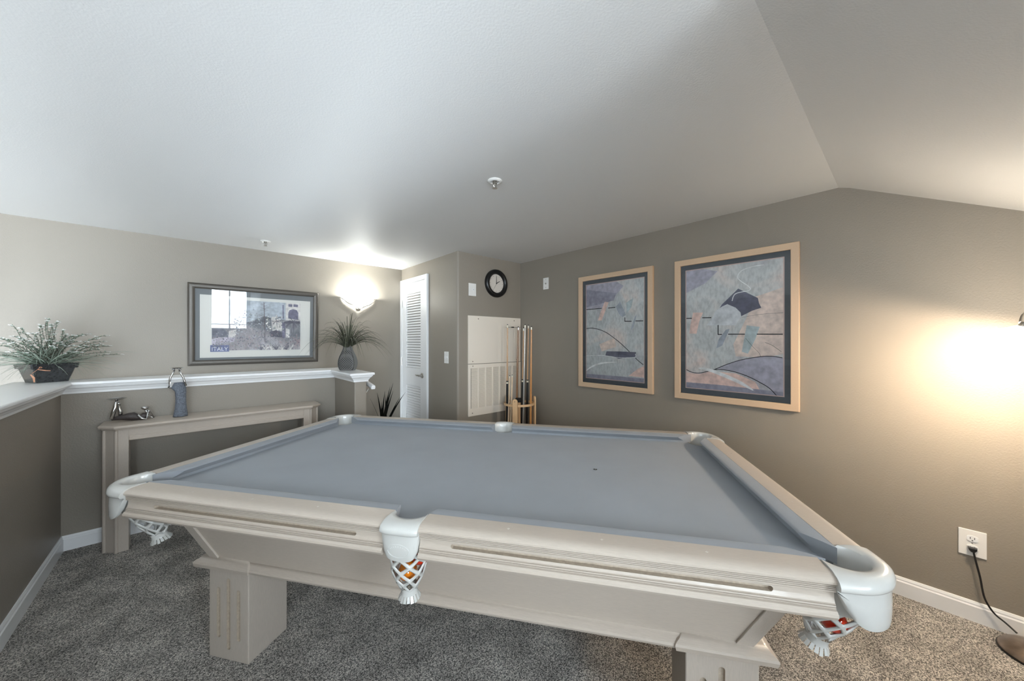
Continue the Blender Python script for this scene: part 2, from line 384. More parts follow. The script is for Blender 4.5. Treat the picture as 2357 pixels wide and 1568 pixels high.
# crown moulding under the cap, mitred round the inner side
path = [(HX, -1.2), (HX, HY), (SX0, HY), (SX0, SY0), (SX1, SY0), (SX1, HY + HT)]
def offset_path(path, d):
    out = []
    for i, p in enumerate(path):
        p = Vector(p); ns = []
        for a, c in ((i - 1, i), (i, i + 1)):
            if a < 0 or c >= len(path): continue
            t = (Vector(path[c]) - Vector(path[a])).normalized(); ns.append(Vector((t.y, -t.x)))
        n_ = sum(ns, Vector((0, 0)))
        n_ = n_ / max(1e-6, (n_.length_squared / len(ns))) if len(ns) > 1 else ns[0]
        out.append(p + n_ * d)
    return out
crown = [(0.0, -0.075), (0.010, -0.075), (0.012, -0.062), (0.016, -0.056), (0.022, -0.045), (0.032, -0.036), (0.033, -0.031), (0.038, -0.029), (0.040, -0.020), (0.0, -0.020)]
def moulding(path, profile, zref, name, m='trim'):
    rings = [[(q.x, q.y, zref + z) for q in offset_path(path, d)] for d, z in profile]
    n = len(path); b = MB(); o = [p for r_ in rings for p in r_]; fs = []
    for i in range(len(rings)):
        k = (i + 1) % len(rings)
        for j in range(n - 1): fs.append((i * n + j, i * n + j + 1, k * n + j + 1, k * n + j))
    b.add(o, fs); return struct(b.build(name, m))
moulding(path, crown, ZCAP, 'trim_2')
base = [(0, 0), (0.013, 0), (0.013, 0.072), (0.009, 0.078), (0.009, 0.084), (0.005, 0.095), (0, 0.095)]
moulding([(HX, -1.2), (HX, HY), (SX0, HY), (SX0, SY0), (SX1, SY0), (SX1, HY)], base, 0, 'baseboard_left')
moulding([(XD, 3.50), (XD, YJ), (XR, YJ), (XR, YF)], base, 0, 'baseboard_right')

# ================================================================== POOL TABLE
TC = Vector((0.9957, 1.385, 0)); TROT = math.radians(-54.35)
table = empty('pool_table', TC, (0, 0, TROT))
tag(table, 'large whitewashed pool table with grey cloth and white net pockets', 'pool table')
HU, HV = 1.169, 0.597            # half size of the line where wood meets cloth
ZR, ZB_ = 0.805, 0.762           # rail top, bed
bed = MB().box(-HU - .02, HU + .02, -HV - .02, HV + .02, ZB_ - .03, ZB_).build('cloth_bed', 'cloth', table)
pockets = [(-1, -1), (1, -1), (-1, 1), (1, 1), (0, -1), (0, 1)]
HOLE = {}
cs = []
for su, sv in pockets:
    c = (su * (HU - .018), sv * (HV - .018)) if su else (0, sv * (HV + .022))
    HOLE[(su, sv)] = c
    k = MB().lathe([(.060 if su else .056, .6), (.060 if su else .056, .9)], (c[0], c[1], 0), 28).build('cutter', 'cloth'); k.parent = table
    cs.append(k)
cut(bed, cs)
# a rail piece: wood profile extruded between two ends; returns object in local table frame
rp = [(0.0, ZR), (0.052, ZR), (0.062, ZR - .002), (0.072, ZR - .006), (0.078, ZR - .012), (0.078, ZR - .017), (0.075, ZR - .020), (0.066, ZR - .021),
      (0.0665, ZR - .0215), (0.072, ZR - .0222), (0.072, ZR - .0246), (0.0665, ZR - .0256), (0.0716, ZR - .0266), (0.0716, ZR - .0290), (0.066, ZR - .0300), (0.0712, ZR - .0310), (0.0712, ZR - .0334),
      (0.0655, ZR - .0344), (0.0706, ZR - .0354), (0.0706, ZR - .0378), (0.0645, ZR - .0386),
      (0.063, ZR - .045), (0.0635, ZR - .056), (0.067, ZR - .0655), (0.0695, ZR - .0670), (0.0650, ZR - .0682), (0.0700, ZR - .0694), (0.0705, ZR - .0720), (0.0660, ZR - .0732), (0.0715, ZR - .0745), (0.0715, ZR - .0762), (0.0675, ZR - .0772),
      (0.075, ZR - .079), (0.080, ZR - .084), (0.081, ZR - .090), (0.076, ZR - .098), (0.066, ZR - .100), (0.0, ZR - .100)]
def rail(length_a, length_b, place, slot):
    """place(t, w, z) -> local point; t along rail, w outward"""
    b = MB(); b.loft([[place(length_a, w, z) for w, z in rp], [place(length_b, w, z) for w, z in rp]])
    o = b.build('rail', ['wood', 'groove_shade'], table, smooth=True, angle=28)
    if slot:
        k = MB(); t0, t1 = slot; rr = .0062; ring0 = []; ring1 = []
        zc = ZR - .053
        for i in range(12):
            a = math.pi / 2 + math.pi * i / 11; ring0.append((t0 + rr * math.cos(a), zc + rr * math.sin(a)))
        for i in range(12):
            a = -math.pi / 2 + math.pi * i / 11; ring0.append((t1 + rr * math.cos(a), zc + rr * math.sin(a)))
        k.loft([[place(t, .050, z) for t, z in ring0], [place(t, .09, z) for t, z in ring0]])
        kk = k.build('cutter', 'groove_shade'); kk.parent = table
        cut(o, [kk])
    return o
def cushion(ta, tb, na, nb, place):
    """ta,tb: ends at the wood line; na,nb: ends at the nose"""
    NW = .050
    b = MB()
    prof = [(0, ZR - .0005, 0), (-.018, ZR - .001, .36), (-.040, ZR - .0035, .8), (-NW + .003, ZR - .006, .96), (-NW, ZR - .009, 1), (-NW + .003, ZR - .013, .95), (-.030, ZR - .030, .62), (-.028, ZB_ + .0, .58), (0, ZB_, 0)]
    def e(t0, n0, k): return t0 + (n0 - t0) * k
    b.loft([[place(e(ta, na, k), w, z) for w, z, k in prof], [place(e(tb, nb, k), w, z) for w, z, k in prof]])
    return b.build('cushion', 'cloth', table, smooth=True, angle=35)
CE = HU - .076          # long-rail wood end next to corner pocket
SE = HV - .076
RAILS = []
for sv in (-1, 1):
    pl = lambda t, w, z, sv=sv: (t, sv * (HV + w), z)
    for su in (-1, 1):
        a, c = sorted((su * .058, su * CE))
        sl0, sl1 = sorted((su * .16, su * (CE - .13)))
        RAILS.append((rail(a, c, pl, (sl0, sl1)), pl, a, c))
        ia, ic = (su * .055, su * (HU - .058)); na, nc = (su * .0675, su * (HU - .05 - .088))
        cushion(ia, ic, na, nc, pl)
for su in (-1, 1):
    pl = lambda t, w, z, su=su: (su * (HU + w), t, z)
    RAILS.append((rail(-SE, SE, pl, (-SE + .13, SE - .13)), pl, -SE, SE))
    cushion(-(HV - .058), HV - .058, -(HV - .05 - .088), HV - .05 - .088, pl)
for o, pl, a, c in RAILS:       # three inlaid sights per rail
    for t in [(a + (c - a) * k) for k in (0.25, 0.5, 0.75)]:
        pts = [pl(t - .004, .033, ZR + .0004), pl(t, .029, ZR + .0004), pl(t + .004, .033, ZR + .0004), pl(t, .037, ZR + .0004)]
        MB().loft([[(p[0], p[1], ZR - .002) for p in pts], pts]).build('sight', 'pearl', o)
# pocket castings
def casting(outer, inner, name, bottom):
    """outer, inner: matching contour points (local); builds horseshoe top, nosing and hanging shield"""
    n = len(outer); prof_top = [(0, .690), (0, .775), (.0, ZR - .006), (.10, ZR + .001), (.35, ZR + .0035), (.66, ZR + .003), (.88, ZR - .002), (1.0, ZR - .008), (1.06, ZR - .016), (1.06, ZR - .022), (1.02, ZR - .027), (.96, ZR - .0285), (.90, ZR - .0295), (.89, ZR - .032)]
    rings = []
    for i in range(n):
        s_ = 2 * i / (n - 1) - 1
        ci = Vector(inner[i]); co = Vector(outer[i]); ring = []
        for k, z in prof_top: q = ci.lerp(co, k); ring.append((q.x, q.y, z))
        zb = ZR - .033 - bottom * max(0.0, 1 - abs(s_) ** 4.5) ** 0.5
        q = ci.lerp(co, .92); ring.append((q.x, q.y, min(ZR - .034, (ZR - .030) * .6 + zb * .4)))
        q = ci.lerp(co, .90); ring.append((q.x, q.y, zb * .85 + (ZR - .03) * .15))
        q = ci.lerp(co, .84); ring.append((q.x, q.y, zb))
        q = ci.lerp(co, .72); ring.append((q.x, q.y, zb + .002))
        q = ci.lerp(co, .70); ring.append((q.x, q.y, ZR - .030))
        rings.append(ring)
    return MB().loft(rings).build(name, 'ivory', table, smooth=True, angle=50)
CAST = {}
for su, sv in pockets:
    outer = []; inner = []
    if su:
        N = 30
        for i in range(N + 1):
            f_ = i / N
            # outer: short straight, quarter arc, short straight
            L = [(-.078, .086), (-.045, .086)]; arc_ = [(-.045 + .131 * math.cos(a), -.045 + .131 * math.sin(a)) for a in [math.pi / 2 * (1 - j / 20) for j in range(21)]]; R_ = [(.086, -.078)]
            pts = L[:1] + arc_ + R_
            x = f_ * (len(pts) - 1); j = min(int(x), len(pts) - 2); q = Vector(pts[j]).lerp(Vector(pts[j + 1]), x - j)
            outer.append((su * (HU + q.x), sv * (HV + q.y)))
            a = math.radians(162 - 234 * f_)
            inner.append((su * (HU - .018 + .056 * math.cos(a)), sv * (HV - .018 + .056 * math.sin(a))))
        CAST[(su, sv)] = casting(outer, inner, 'corner_pocket', .084)
    else:
        N = 20
        for i in range(N + 1):
            s_ = 2 * i / N - 1
            outer.append((s_ * .060 * (1 + .02 * (1 - s_ * s_)), sv * (HV + .082 + .009 * (1 - s_ ** 4))))
            a = math.radians(90 + 74 * -s_); inner.append((.0575 * math.cos(a), sv * (HV - .018 + .058 * math.sin(a))))
        CAST[(su, sv)] = casting(outer, inner, 'side_pocket', .074)
# raised oval emblem on the near side pocket (worn lettering inside an oval ring)
cst = CAST[(0, -1)]
def shield_y(z): return -(HV + .0775)
b = MB(); zc = .731; pts = [(.034 * math.cos(t), .0190 * math.sin(t)) for t in [2 * math.pi * i / 40 for i in range(41)]]
yy = -(HV + .0868)
b.tube([(x, yy + (x / .03) ** 2 * .0016, zc + z) for x, z in pts], .0009, 6)
for i in range(9):
    t = math.radians(160 - 17.5 * i); x, z = .0258 * math.cos(t), .0128 * math.sin(t)
    b.tube([(x * .88, yy + .0003 + (x / .03) ** 2 * .0016, zc + z * .80), (x * 1.08, yy + .0003 + (x / .03) ** 2 * .0016, zc + z * 1.16)], .0009, 5)
    b.tube([(x * .88 + .0022, yy + .0003 + (x / .03) ** 2 * .0016, zc + z * .80), (x * 1.08 + .0012, yy + .0003 + (x / .03) ** 2 * .0016, zc + z * 1.16)], .0007, 5)
b.build('emblem', 'ivory_d', cst, smooth=True)
# nets: lattice bag with fringe
def net(c, inward, parent, tilt=0.25):
    iv = Vector((inward[0], inward[1], 0))
    rows = 7; nk = 6
    def P_(j, a):
        t = j / (rows - 1); z = .720 - .142 * t
        rr = .058 * (1 - .10 * t) if t < .4 else .058 * (.96 - .62 * ((t - .4) / .6) ** 1.5)
        base_ = Vector((c[0], c[1], z)) + iv * (tilt * .13 * t)
        return base_ + Vector((rr * math.cos(a), rr * math.sin(a), .004 * math.sin(3 * a)))
    bm = bmesh.new(); V = {}
    for j in range(rows):
        for k in range(nk): V[j, k] = bm.verts.new(P_(j, 2 * math.pi * (k + .5 * (j % 2)) / nk))
    for j in range(rows - 2):
        for k in range(nk):
            if j % 2 == 0: l_, r_ = (j + 1, (k - 1) % nk), (j + 1, k)
            else: l_, r_ = (j + 1, k), (j + 1, (k + 1) % nk)
            if j % 2 == 0: bm.faces.new((V[j, k], V[l_], V[j + 2, k], V[r_]))
            else: bm.faces.new((V[j, k], V[l_], V[j + 2, k], V[r_]))
    bmesh.ops.recalc_face_normals(bm, faces=bm.faces)
    bmesh.ops.wireframe(bm, faces=bm.faces[:], thickness=.0120, use_boundary=True, use_even_offset=False, use_replace=True)
    bmesh.ops.subdivide_edges(bm, edges=bm.edges[:], cuts=1, smooth=0.0)
    for _ in range(4): bmesh.ops.smooth_vert(bm, verts=bm.verts[:], factor=0.5, use_axis_x=True, use_axis_y=True, use_axis_z=True)
    me = bpy.data.meshes.new('net'); bm.to_mesh(me); bm.free(); me.materials.append(M['ivory'])
    for p in me.polygons: p.use_smooth = True
    o = bpy.data.objects.new('net', me); col.objects.link(o); o.parent = parent
    # gathered band and fringe
    e = Vector((c[0], c[1], .584)) + iv * (tilt * .122); ax = (iv * (tilt * .9) + Vector((0, 0, -1))).normalized()
    sx_ = ax.cross(Vector((0, 1, 0))).normalized(); sy_ = ax.cross(sx_).normalized(); b = MB()
    ring = lambda d, rr, w=1: [e + ax * d + (sx_ * math.cos(t) + sy_ * math.sin(t)) * rr for t in [2 * math.pi * i / 18 for i in range(18)]]
    b.loft([ring(-.006, .027), ring(.006, .024), ring(.016, .026)], caps=False)
    for i in range(18):
        t0, t1 = 2 * math.pi * i / 18, 2 * math.pi * (i + .78) / 18
        q = lambda d, rr, t: e + ax * d + (sx_ * math.cos(t) + sy_ * math.sin(t)) * rr
        w_ = random.uniform(-.002, .003)
        b.add([q(.016, .026, t0), q(.016, .026, t1), q(.031 + w_, .034, t1), q(.031 + w_, .034, t0), q(.016, .0245, t0), q(.016, .0245, t1), q(.031 + w_, .0325, t1), q(.031 + w_, .0325, t0)],
              [(0, 1, 2, 3), (7, 6, 5, 4), (0, 3, 7, 4), (1, 5, 6, 2), (3, 2, 6, 7)])
    b.build('fringe', 'ivory', o, smooth=True)
    return o
for su, sv in pockets:
    c = HOLE[(su, sv)]; iv = (-su * .7, -sv * .7) if su else (0.0, -sv * .25)
    net(c, iv, CAST[(su, sv)], tilt=.35 if su else .10)
# cabinet body with sloping sides, corner boards, mouldings
c0, c1 = (1.012, .428), (1.115, .531); z0, z1 = .432, .712
R4 = lambda u, v, z: [(-u, -v, z), (u, -v, z), (u, v, z), (-u, v, z)]
MB().loft([R4(*c0, z0), R4(*c1, z1)]).build('cabinet', 'wood', table)
for su in (-1, 1):
    for sv in (-1, 1):
        q = lambda u, v, z: (su * u, sv * v, z)
        b = MB(); w_ = .042; t = .007
        ring = lambda cu, cv, z: [q(cu + t, cv + t, z), q(cu - w_, cv + t, z), q(cu - w_, cv - .004, z), q(cu - .004, cv - .004, z), q(cu - .004, cv - w_, z), q(cu + t, cv - w_, z)]
        b.loft([ring(*c0, z0), ring(*c1, z1 - .004)])
        b.build('corner_board', 'wood_v', table, bevel=.002)
def skirt(u0, u1, v0, v1, name, top=.437, bot=.397):
    b = MB(); P4 = lambda d, z: [(u0 - d, v0 - d, z), (u1 + d, v0 - d, z), (u1 + d, v1 + d, z), (u0 - d, v1 + d, z)]
    b.loft([P4(-.012, top), P4(-.004, top - .003), P4(0.004, top - .012), P4(.012, top - .016), P4(.018, top - .021), P4(.020, top - .028), P4(.016, bot + .003), P4(.008, bot)])
    return b.build(name, 'wood', table, smooth=True, angle=30)
skirt(-.86, .86, -.432, .432, 'skirt_moulding')
skirt(-1.024, 1.024, -.25, .25, 'skirt_moulding')
LEG = None
for su in (-1, 1):
    for sv in (-1, 1):
        u0, u1 = sorted((su * .835, su * 1.040)); v0, v1 = sorted((sv * .228, sv * .420))
        skirt(u0 - .018, u1 + .018, v0 - .018, v1 + .008 if sv > 0 else v1 + .018, 'leg_cap', .440, .394)
        lg = MB().box(u0, u1, v0, v1, 0.001, .397).build('leg', ['wood_v', 'groove_shade'], table, bevel=.004)
        lg['label'] = 'square fluted table leg'
        cs = []
        for face in ('v', 'u'):
            for i, off in enumerate((-.052, 0, .052)):
                zl, zh = (.055, .335) if i == 1 else (.098, .292)
                if face == 'u': off *= .92
                rr = .0095; ring = []
                for j in range(9): a = math.pi * j / 8; ring.append((off + rr * math.cos(a), zh + rr * math.sin(a)))
                for j in range(9): a = math.pi + math.pi * j / 8; ring.append((off + rr * math.cos(a), zl + rr * math.sin(a)))
                k = MB()
                if face == 'v':
                    yo = sv * .420; cu_ = (u0 + u1) / 2
                    k.loft([[(cu_ + x, yo - sv * .009, z) for x, z in ring], [(cu_ + x, yo + sv * .02, z) for x, z in ring]])
                else:
                    xo = su * 1.040; cv_ = (v0 + v1) / 2
                    k.loft([[(xo - su * .009, cv_ + x, z) for x, z in ring], [(xo + su * .02, cv_ + x, z) for x, z in ring]])
                kk = k.build('cutter', 'groove_shade'); kk.parent = table; cs.append(kk)
        cut(lg, cs)
# foot spot on the cloth
spr = on_z(1370.3, 1080.8, ZB_); sloc = Matrix.Rotation(-TROT, 3, 'Z') @ (Vector(spr) - TC)
b = MB(); b.lathe([(.0085, ZB_), (.0085, ZB_ + .0006), (.002, ZB_ + .0007)], (sloc.x, sloc.y, 0), 24); b.build('spot_marker', 'black', table)
MB().lathe([(.0019, ZB_ + .0007), (.0018, ZB_ + .0011), (.0004, ZB_ + .0012)], (sloc.x, sloc.y, 0), 12).build('spot_dot', 'mat_w', table)
# balls resting in the nets
TM = Matrix.Translation(TC) @ Matrix.Rotation(TROT, 4, 'Z')
def ball(loc, m, label, stripe=False):
    b = MB(); b.ellipsoid((0, 0, 0), (.0286, .0286, .0286), 28, 18)
    o = b.build('billiard_ball', m, None, smooth=True, angle=180); o.location = TM @ Vector(loc); o.rotation_euler = (.6, .3, .2)
    tag(o, label, 'ball', 'billiard balls held in the nets'); return o
hx, hy = HOLE[(0, -1)]
ball((hx - .004, hy + .001, .6335), 'orange', 'orange billiard ball low in the near side net')
ball((hx - .028, hy + .024, .6850), 'orange', 'upper orange billiard ball at the left of the near side net')
ball((hx + .032, hy + .014, .6800), 'red', 'red billiard ball at the right of the near side net')
hx, hy = HOLE[(1, -1)]
o = ball((hx - .010, hy + .008, .640), 'red', 'bright red billiard ball in the near right corner net')
o = ball((hx - .040, hy + .022, .690), 'dred', 'dark maroon numbered billiard ball in the near right corner net')
MB().lathe([(.0098, .0), (.0092, .0005)], (0, 0, 0), 20, mat4=Matrix.Rotation(math.radians(78), 3, 'X')).build('number_spot', 'ballw', o, loc=(0, -.0279, .006))

# ================================================================== CONSOLE TABLE against the half wall
CX0, CX1, CYF, CYB = -0.425, 0.790, 3.335, 3.585; ch = .062; ZT = .805
cons = empty('console_table', ((CX0 + CX1) / 2, CYB, 0))
tag(cons, 'pale whitewashed console table with chamfered corners against grey half wall', 'console table')
inv = Vector(cons.location)
def cl(p): return [(x - inv.x, y - inv.y) for x, y in p]
o_ = .026
top = [(CX0 - o_, CYB), (CX0 - o_, CYF + ch - .010), (CX0 + ch - .010, CYF - o_), (CX1 - ch + .010, CYF - o_), (CX1 + o_, CYF + ch - .010), (CX1 + o_, CYB)]
MB().prism(cl(top), ZT - .020, ZT).build('top', 'wood', cons, bevel=.007)
top2 = [(CX0 - .012, CYB), (CX0 - .012, CYF + ch - .005), (CX0 + ch - .005, CYF - .012), (CX1 - ch + .005, CYF - .012), (CX1 + .012, CYF + ch - .005), (CX1 + .012, CYB)]
MB().prism(cl(top2), ZT - .028, ZT - .019).build('top_moulding', 'wood', cons, bevel=.003)
for s_ in (0, 1):
    mx = (lambda x: x) if s_ == 0 else (lambda x: CX0 + CX1 - x)
    post = [(CX0, CYB), (CX0, CYF + ch), (CX0 + ch, CYF), (CX0 + ch + .052, CYF), (CX0 + ch + .052, CYF + .085), (CX0 + ch + .03, CYF + .085), (CX0 + ch + .02, CYF + .03), (CX0 + .03, CYF + ch + .02), (CX0 + .03, CYB)]
    MB().prism(cl([(mx(x), y) for x, y in post]), 0.001, ZT - .028).build('post', 'wood_v', cons, bevel=.002)
    for (x, y) in ((CX0 + .002, CYF + ch - .002), (CX0 + ch - .002, CYF + .002)):
        q = cl([(mx(x), y)])[0]
        MB().lathe([(.0095, 0.001), (.0095, ZT - .03)], (q[0], q[1], 0), 12).build('bead', 'wood_v', cons, smooth=True)
MB().box(CX0 + ch + .052 - inv.x, CX1 - ch - .052 - inv.x, CYF + .002 - inv.y, CYF + .03 - inv.y, ZT - .088, ZT - .028).build('frieze', 'wood', cons)
b = MB(); b.box(CX0 + ch + .052 - inv.x, CX1 - ch - .052 - inv.x, CYF - .006 - inv.y, CYF + .035 - inv.y, ZT - .100, ZT - .072); b.build('frieze_bead', 'wood', cons, bevel=.004)

# ================================================================== FIGURINES on the console (joints mapped onto an upright plane standing on the top)
def fig(name, Y, base_px, label, cat):
    p = on_y(base_px[0], base_px[1], Y); root = empty(name, (p.x, Y, ZT)); tag(root, label, cat, 'silver figurine candle holders')
    off = Vector((p.x, Y, p.z))
    def q(x, y, d=0.0):
        v = on_y(x, y, Y) - off; v.z = max(v.z, .0); return Vector((v.x, d, v.z))
    return root, q
S7 = lambda x, y: (235 + x / 10.114, 830 + y / 10.114)      # coordinates of the enlarged view
root, q = fig('reclining_figurine', 3.50, (300, 966.5), 'silver figurine lying on its front balancing a dish on raised feet', 'figurine')
def Q(x, y, d=0.0): return q(*S7(x, y), d)
b = MB(); b.tube([Q(225, 1345, .005), Q(330, 1325), Q(450, 1310), Q(600, 1290), Q(720, 1280), Q(820, 1300), Q(930, 1300), Q(1010, 1240), Q(1040, 1215)], [.010, .013, .016, .024, .027, .021, .020, .020, .010], 14)
b.build('dress', 'bronze', root, smooth=True, angle=180)
b = MB(); b.tube([Q(225, 1340, -.012), Q(270, 1180, -.013), Q(310, 1070, -.012), Q(330, 940, -.008), Q(350, 905, -.004)], [.009, .012, .0105, .007, .006], 12); b.build('leg', 'silver', root, smooth=True, angle=180)
b = MB(); b.tube([Q(430, 1300, .012), Q(415, 1170, .014), Q(385, 1060, .012), Q(350, 950, .008), Q(350, 905, .004)], [.011, .0125, .009, .007, .006], 12); b.tube([Q(360, 960, .0), Q(405, 1005, .006), Q(425, 1020, .006)], [.006, .008, .004], 10); b.build('leg', 'silver', root, smooth=True, angle=180)
b = MB(); c = Q(345, 880); b.lathe([(.004, -.006), (.030, -.003), (.046, .004), (.047, .005), (.030, -.0005), (.002, -.002)], c, 28); b.build('dish', 'silver', root, smooth=True)
b = MB(); b.ellipsoid(Q(1000, 1085), (.019, .017, .0125), 18, 12, rot=Matrix.Rotation(math.radians(12), 3, 'Y')); b.tube([Q(1045, 1225), Q(1020, 1110)], [.008, .006], 8); b.build('head', 'silver', root, smooth=True, angle=180)
b = MB(); b.tube([Q(835, 1235, -.020), Q(930, 1310, -.026), Q(1045, 1360, -.030), Q(1060, 1260, -.022), Q(1078, 1160, -.010), Q(1050, 1140, -.004)], [.0075, .0075, .0068, .006, .0052, .004], 10); b.build('arm', 'silver', root, smooth=True, angle=180)
b = MB(); b.tube([Q(1010, 1250, .012), Q(1100, 1290, .024), Q(1190, 1340, .028), Q(1150, 1240, .018), Q(1100, 1165, .006), Q(1070, 1140, .002)], [.007, .0075, .0072, .006, .0052, .004], 10); b.build('arm', 'silver', root, smooth=True, angle=180)
root, q = fig('standing_figurine', 3.46, (415, 957.5), 'blue grey draped standing figurine with silver arms lifting a dish', 'figurine')
b = MB(); rings = []
body = [(1645, 1998, 1290, .035), (1655, 1995, 1240, .036), (1690, 1975, 1100, .030), (1705, 1960, 950, .026), (1705, 1960, 820, .025), (1690, 1965, 700, .025), (1600, 1960, 620, .026), (1640, 1925, 560, .024), (1680, 1890, 500, .016), (1760, 1830, 495, .006)]
for i, (xa, xb, y, d) in enumerate(body):
    A, B = Q(xa, y), Q(xb, y); c = (A + B) / 2; hw = (B - A).length / 2
    rings.append([(c.x + hw * math.cos(t), d * math.sin(t) * (1 + .10 * math.cos(5 * t + i)), max(c.z, .0005)) for t in [2 * math.pi * k / 20 for k in range(20)]])
b.loft(rings); b.build('dress', 'stone', root, smooth=True, angle=180)
for pts in ([(1600, 620), (1555, 615), (1570, 500), (1590, 390), (1640, 300), (1690, 215)], [(1930, 560), (1948, 575), (1925, 480), (1890, 380), (1835, 290), (1795, 215)]):
    b = MB(); b.tube([Q(*p, -.008) for p in pts], [.006, .0072, .0070, .0062, .0056, .005], 10); b.ellipsoid(Q(pts[-1][0] + (-30 if pts[-1][0] < 1700 else 25), 198, -.004), (.010, .008, .005), 12, 8)
    b.build('arm', 'silver', root, smooth=True, angle=180)
b = MB(); b.lathe([(.003, -.006), (.022, -.004), (.036, .003), (.037, .0045), (.022, .000), (.002, -.001)], Q(1740, 168), 28); b.build('dish', 'silver', root, smooth=True)

# ================================================================== PLANTER with flowering sprigs on the cap
pc = Vector((-0.708, 3.730, ZCAP)); plr = math.radians(33)
pl_ = empty('flower_planter', pc, (0, 0, plr)); tag(pl_, 'black rectangular planter of sage grass and small white flowers on white ledge', 'potted plant')
R = lambda hx, hy, z, c=.006: [(-hx + c, -hy, z), (hx - c, -hy, z), (hx, -hy + c, z), (hx, hy - c, z), (hx - c, hy, z), (-hx + c, hy, z), (-hx, hy - c, z), (-hx, -hy + c, z)]
b = MB(); b.loft([R(.070, .062, 0.001), R(.091, .080, .088), R(.101, .090, .089), R(.106, .094, .120), R(.099, .087, .121), R(.094, .082, .106)]); b.build('planter', 'pot', pl_)
rn = random.Random(3)
def blade(b, base, ang, out, rise, droop, w, n=7, mi=0, tw=0.0):
    """arching blade: leaves base upward/outward then droops"""
    dx, dy = math.cos(ang), math.sin(ang); pts = []; ws = []
    for i in range(n + 1):
        t = i / n
        pts.append(Vector(base) + Vector((dx * out * t, dy * out * t, rise * math.sin(t * math.pi * .5) - droop * t * t)))
        ws.append(w * (1 - t ** 2.2) + .0003)
    b.strip(pts, ws, Vector((-dy, dx, tw)).normalized(), mi); return pts
b = MB()
for i in range(230):
    a = rn.uniform(0, 2 * math.pi); ou = rn.uniform(.10, .30) * (1.0 + .35 * abs(math.cos(a))); blade(b, (rn.uniform(-.05, .05), rn.uniform(-.035, .035), .10), a, ou, rn.uniform(.03, .15), rn.uniform(.0, .11), rn.uniform(.0016, .0034), tw=rn.uniform(-.6, .6))
b.build('grass', 'leaf_s', pl_, smooth=True)
b = MB()
for i in range(12):
    a = rn.uniform(-.7, .9); blade(b, (.03, 0, .11), a, rn.uniform(.26, .42), rn.uniform(.02, .08), rn.uniform(.10, .22), .0009, 12)
    a += math.pi; blade(b, (-.03, 0, .11), a, rn.uniform(.2, .4), rn.uniform(.02, .06), rn.uniform(.04, .12), .0009, 12)
b.build('trailing_blades', 'leaf_g', pl_, smooth=True)
# sprigs: thin stems with many tiny leaves and a white flower head
def flower(b, c, s=.007):
    for k in range(5):
        a = 2 * math.pi * k / 5 + rn.random(); d = Vector((math.cos(a), math.sin(a), rn.uniform(-.2, .6))).normalized()
        e = d.cross(Vector((.3, .2, 1))).normalized()
        b.add([c, c + d * s * .6 + e * s * .5, c + d * s * 1.15, c + d * s * .6 - e * s * .5], [(0, 1, 2, 3)])
sprigs = []
for i in range(70):
    side = rn.choice((-1, 1)); sp = rn.uniform(0, 1)
    a = rn.uniform(0, 2 * math.pi); ou = rn.uniform(.05, .30) * (.6 + .5 * abs(math.cos(a))); ri = rn.uniform(.10, .30) * (1.15 - ou * 1.6)
    sprigs.append((a, ou, max(.07, ri)))
sprigs += [(2.2, .03, .33), (1.2, .05, .28), (2.7, .10, .28), (.4, .09, .26), (.15, .22, .20), (.05, .30, .15), (3.0, .16, .24), (3.3, .27, .16), (-.3, .26, .18)]
bs = MB(); bl = MB(); bf = MB()
for a, ou, ri in sprigs:
    base_ = Vector((rn.uniform(-.05, .05), rn.uniform(-.03, .03), .10)); pts = []
    for i in range(10):
        t = i / 9; pts.append(base_ + Vector((math.cos(a) * ou * t + .008 * math.sin(5 * t + a), math.sin(a) * ou * t, ri * math.sin(t * 1.5) - .02 * t * t)))
    bs.tube(pts, [.0013] * 9 + [.0008], 4)
    for i in range(3, 10):
        for k in range(5):
            p = pts[i - 1].lerp(pts[i], k / 5); d = Vector((rn.gauss(0, 1), rn.gauss(0, 1), rn.gauss(.4, .7))).normalized(); e = d.cross(Vector((rn.random(), rn.random(), rn.random() + .1))).normalized(); L = rn.uniform(.008, .015)
            bl.add([p, p + d * L * .5 + e * L * .22, p + d * L, p + d * L * .5 - e * L * .22], [(0, 1, 2, 3)])
    for k in range(rn.choice((1, 1, 2, 3))): flower(bf, pts[-1 - (k * 2)] + Vector((rn.gauss(0, .004), rn.gauss(0, .004), .003)), rn.uniform(.010, .016))
bs.build('sprig_stems', 'stem', pl_)
o = bl.build('sprig_leaves', 'leaf_g', pl_); o['kind'] = 'stuff'
o = bf.build('white_flowers', 'petal', pl_); o['kind'] = 'stuff'
b = MB(); CR = Vector((-.070, -.098, .100))
b.strip([CR, CR + Vector((-.018, -.004, -.018)), CR + Vector((-.036, -.004, -.036))], [.004, .004, .003], Vector((.3, -.2, .9)).normalized()); b.strip([CR + Vector((-.040, -.004, -.040)), CR + Vector((-.028, -.006, -.062)), CR + Vector((-.022, .004, -.090))], [.003, .005, .003], Vector((.95, -.2, .1)).normalized())
b.strip([CR + Vector((-.010, 0, -.012)), CR + Vector((.02, .002, -.020)), CR + Vector((.045, .006, -.024))], [.002, .003, .002], Vector((.1, -.2, .95)).normalized()); b.tube([CR + Vector((.006 * math.cos(t), -.003, .004 * math.sin(t))) for t in [i * .7 for i in range(10)]], .0012, 5)
b.build('raffia_bow', 'raffia', pl_)

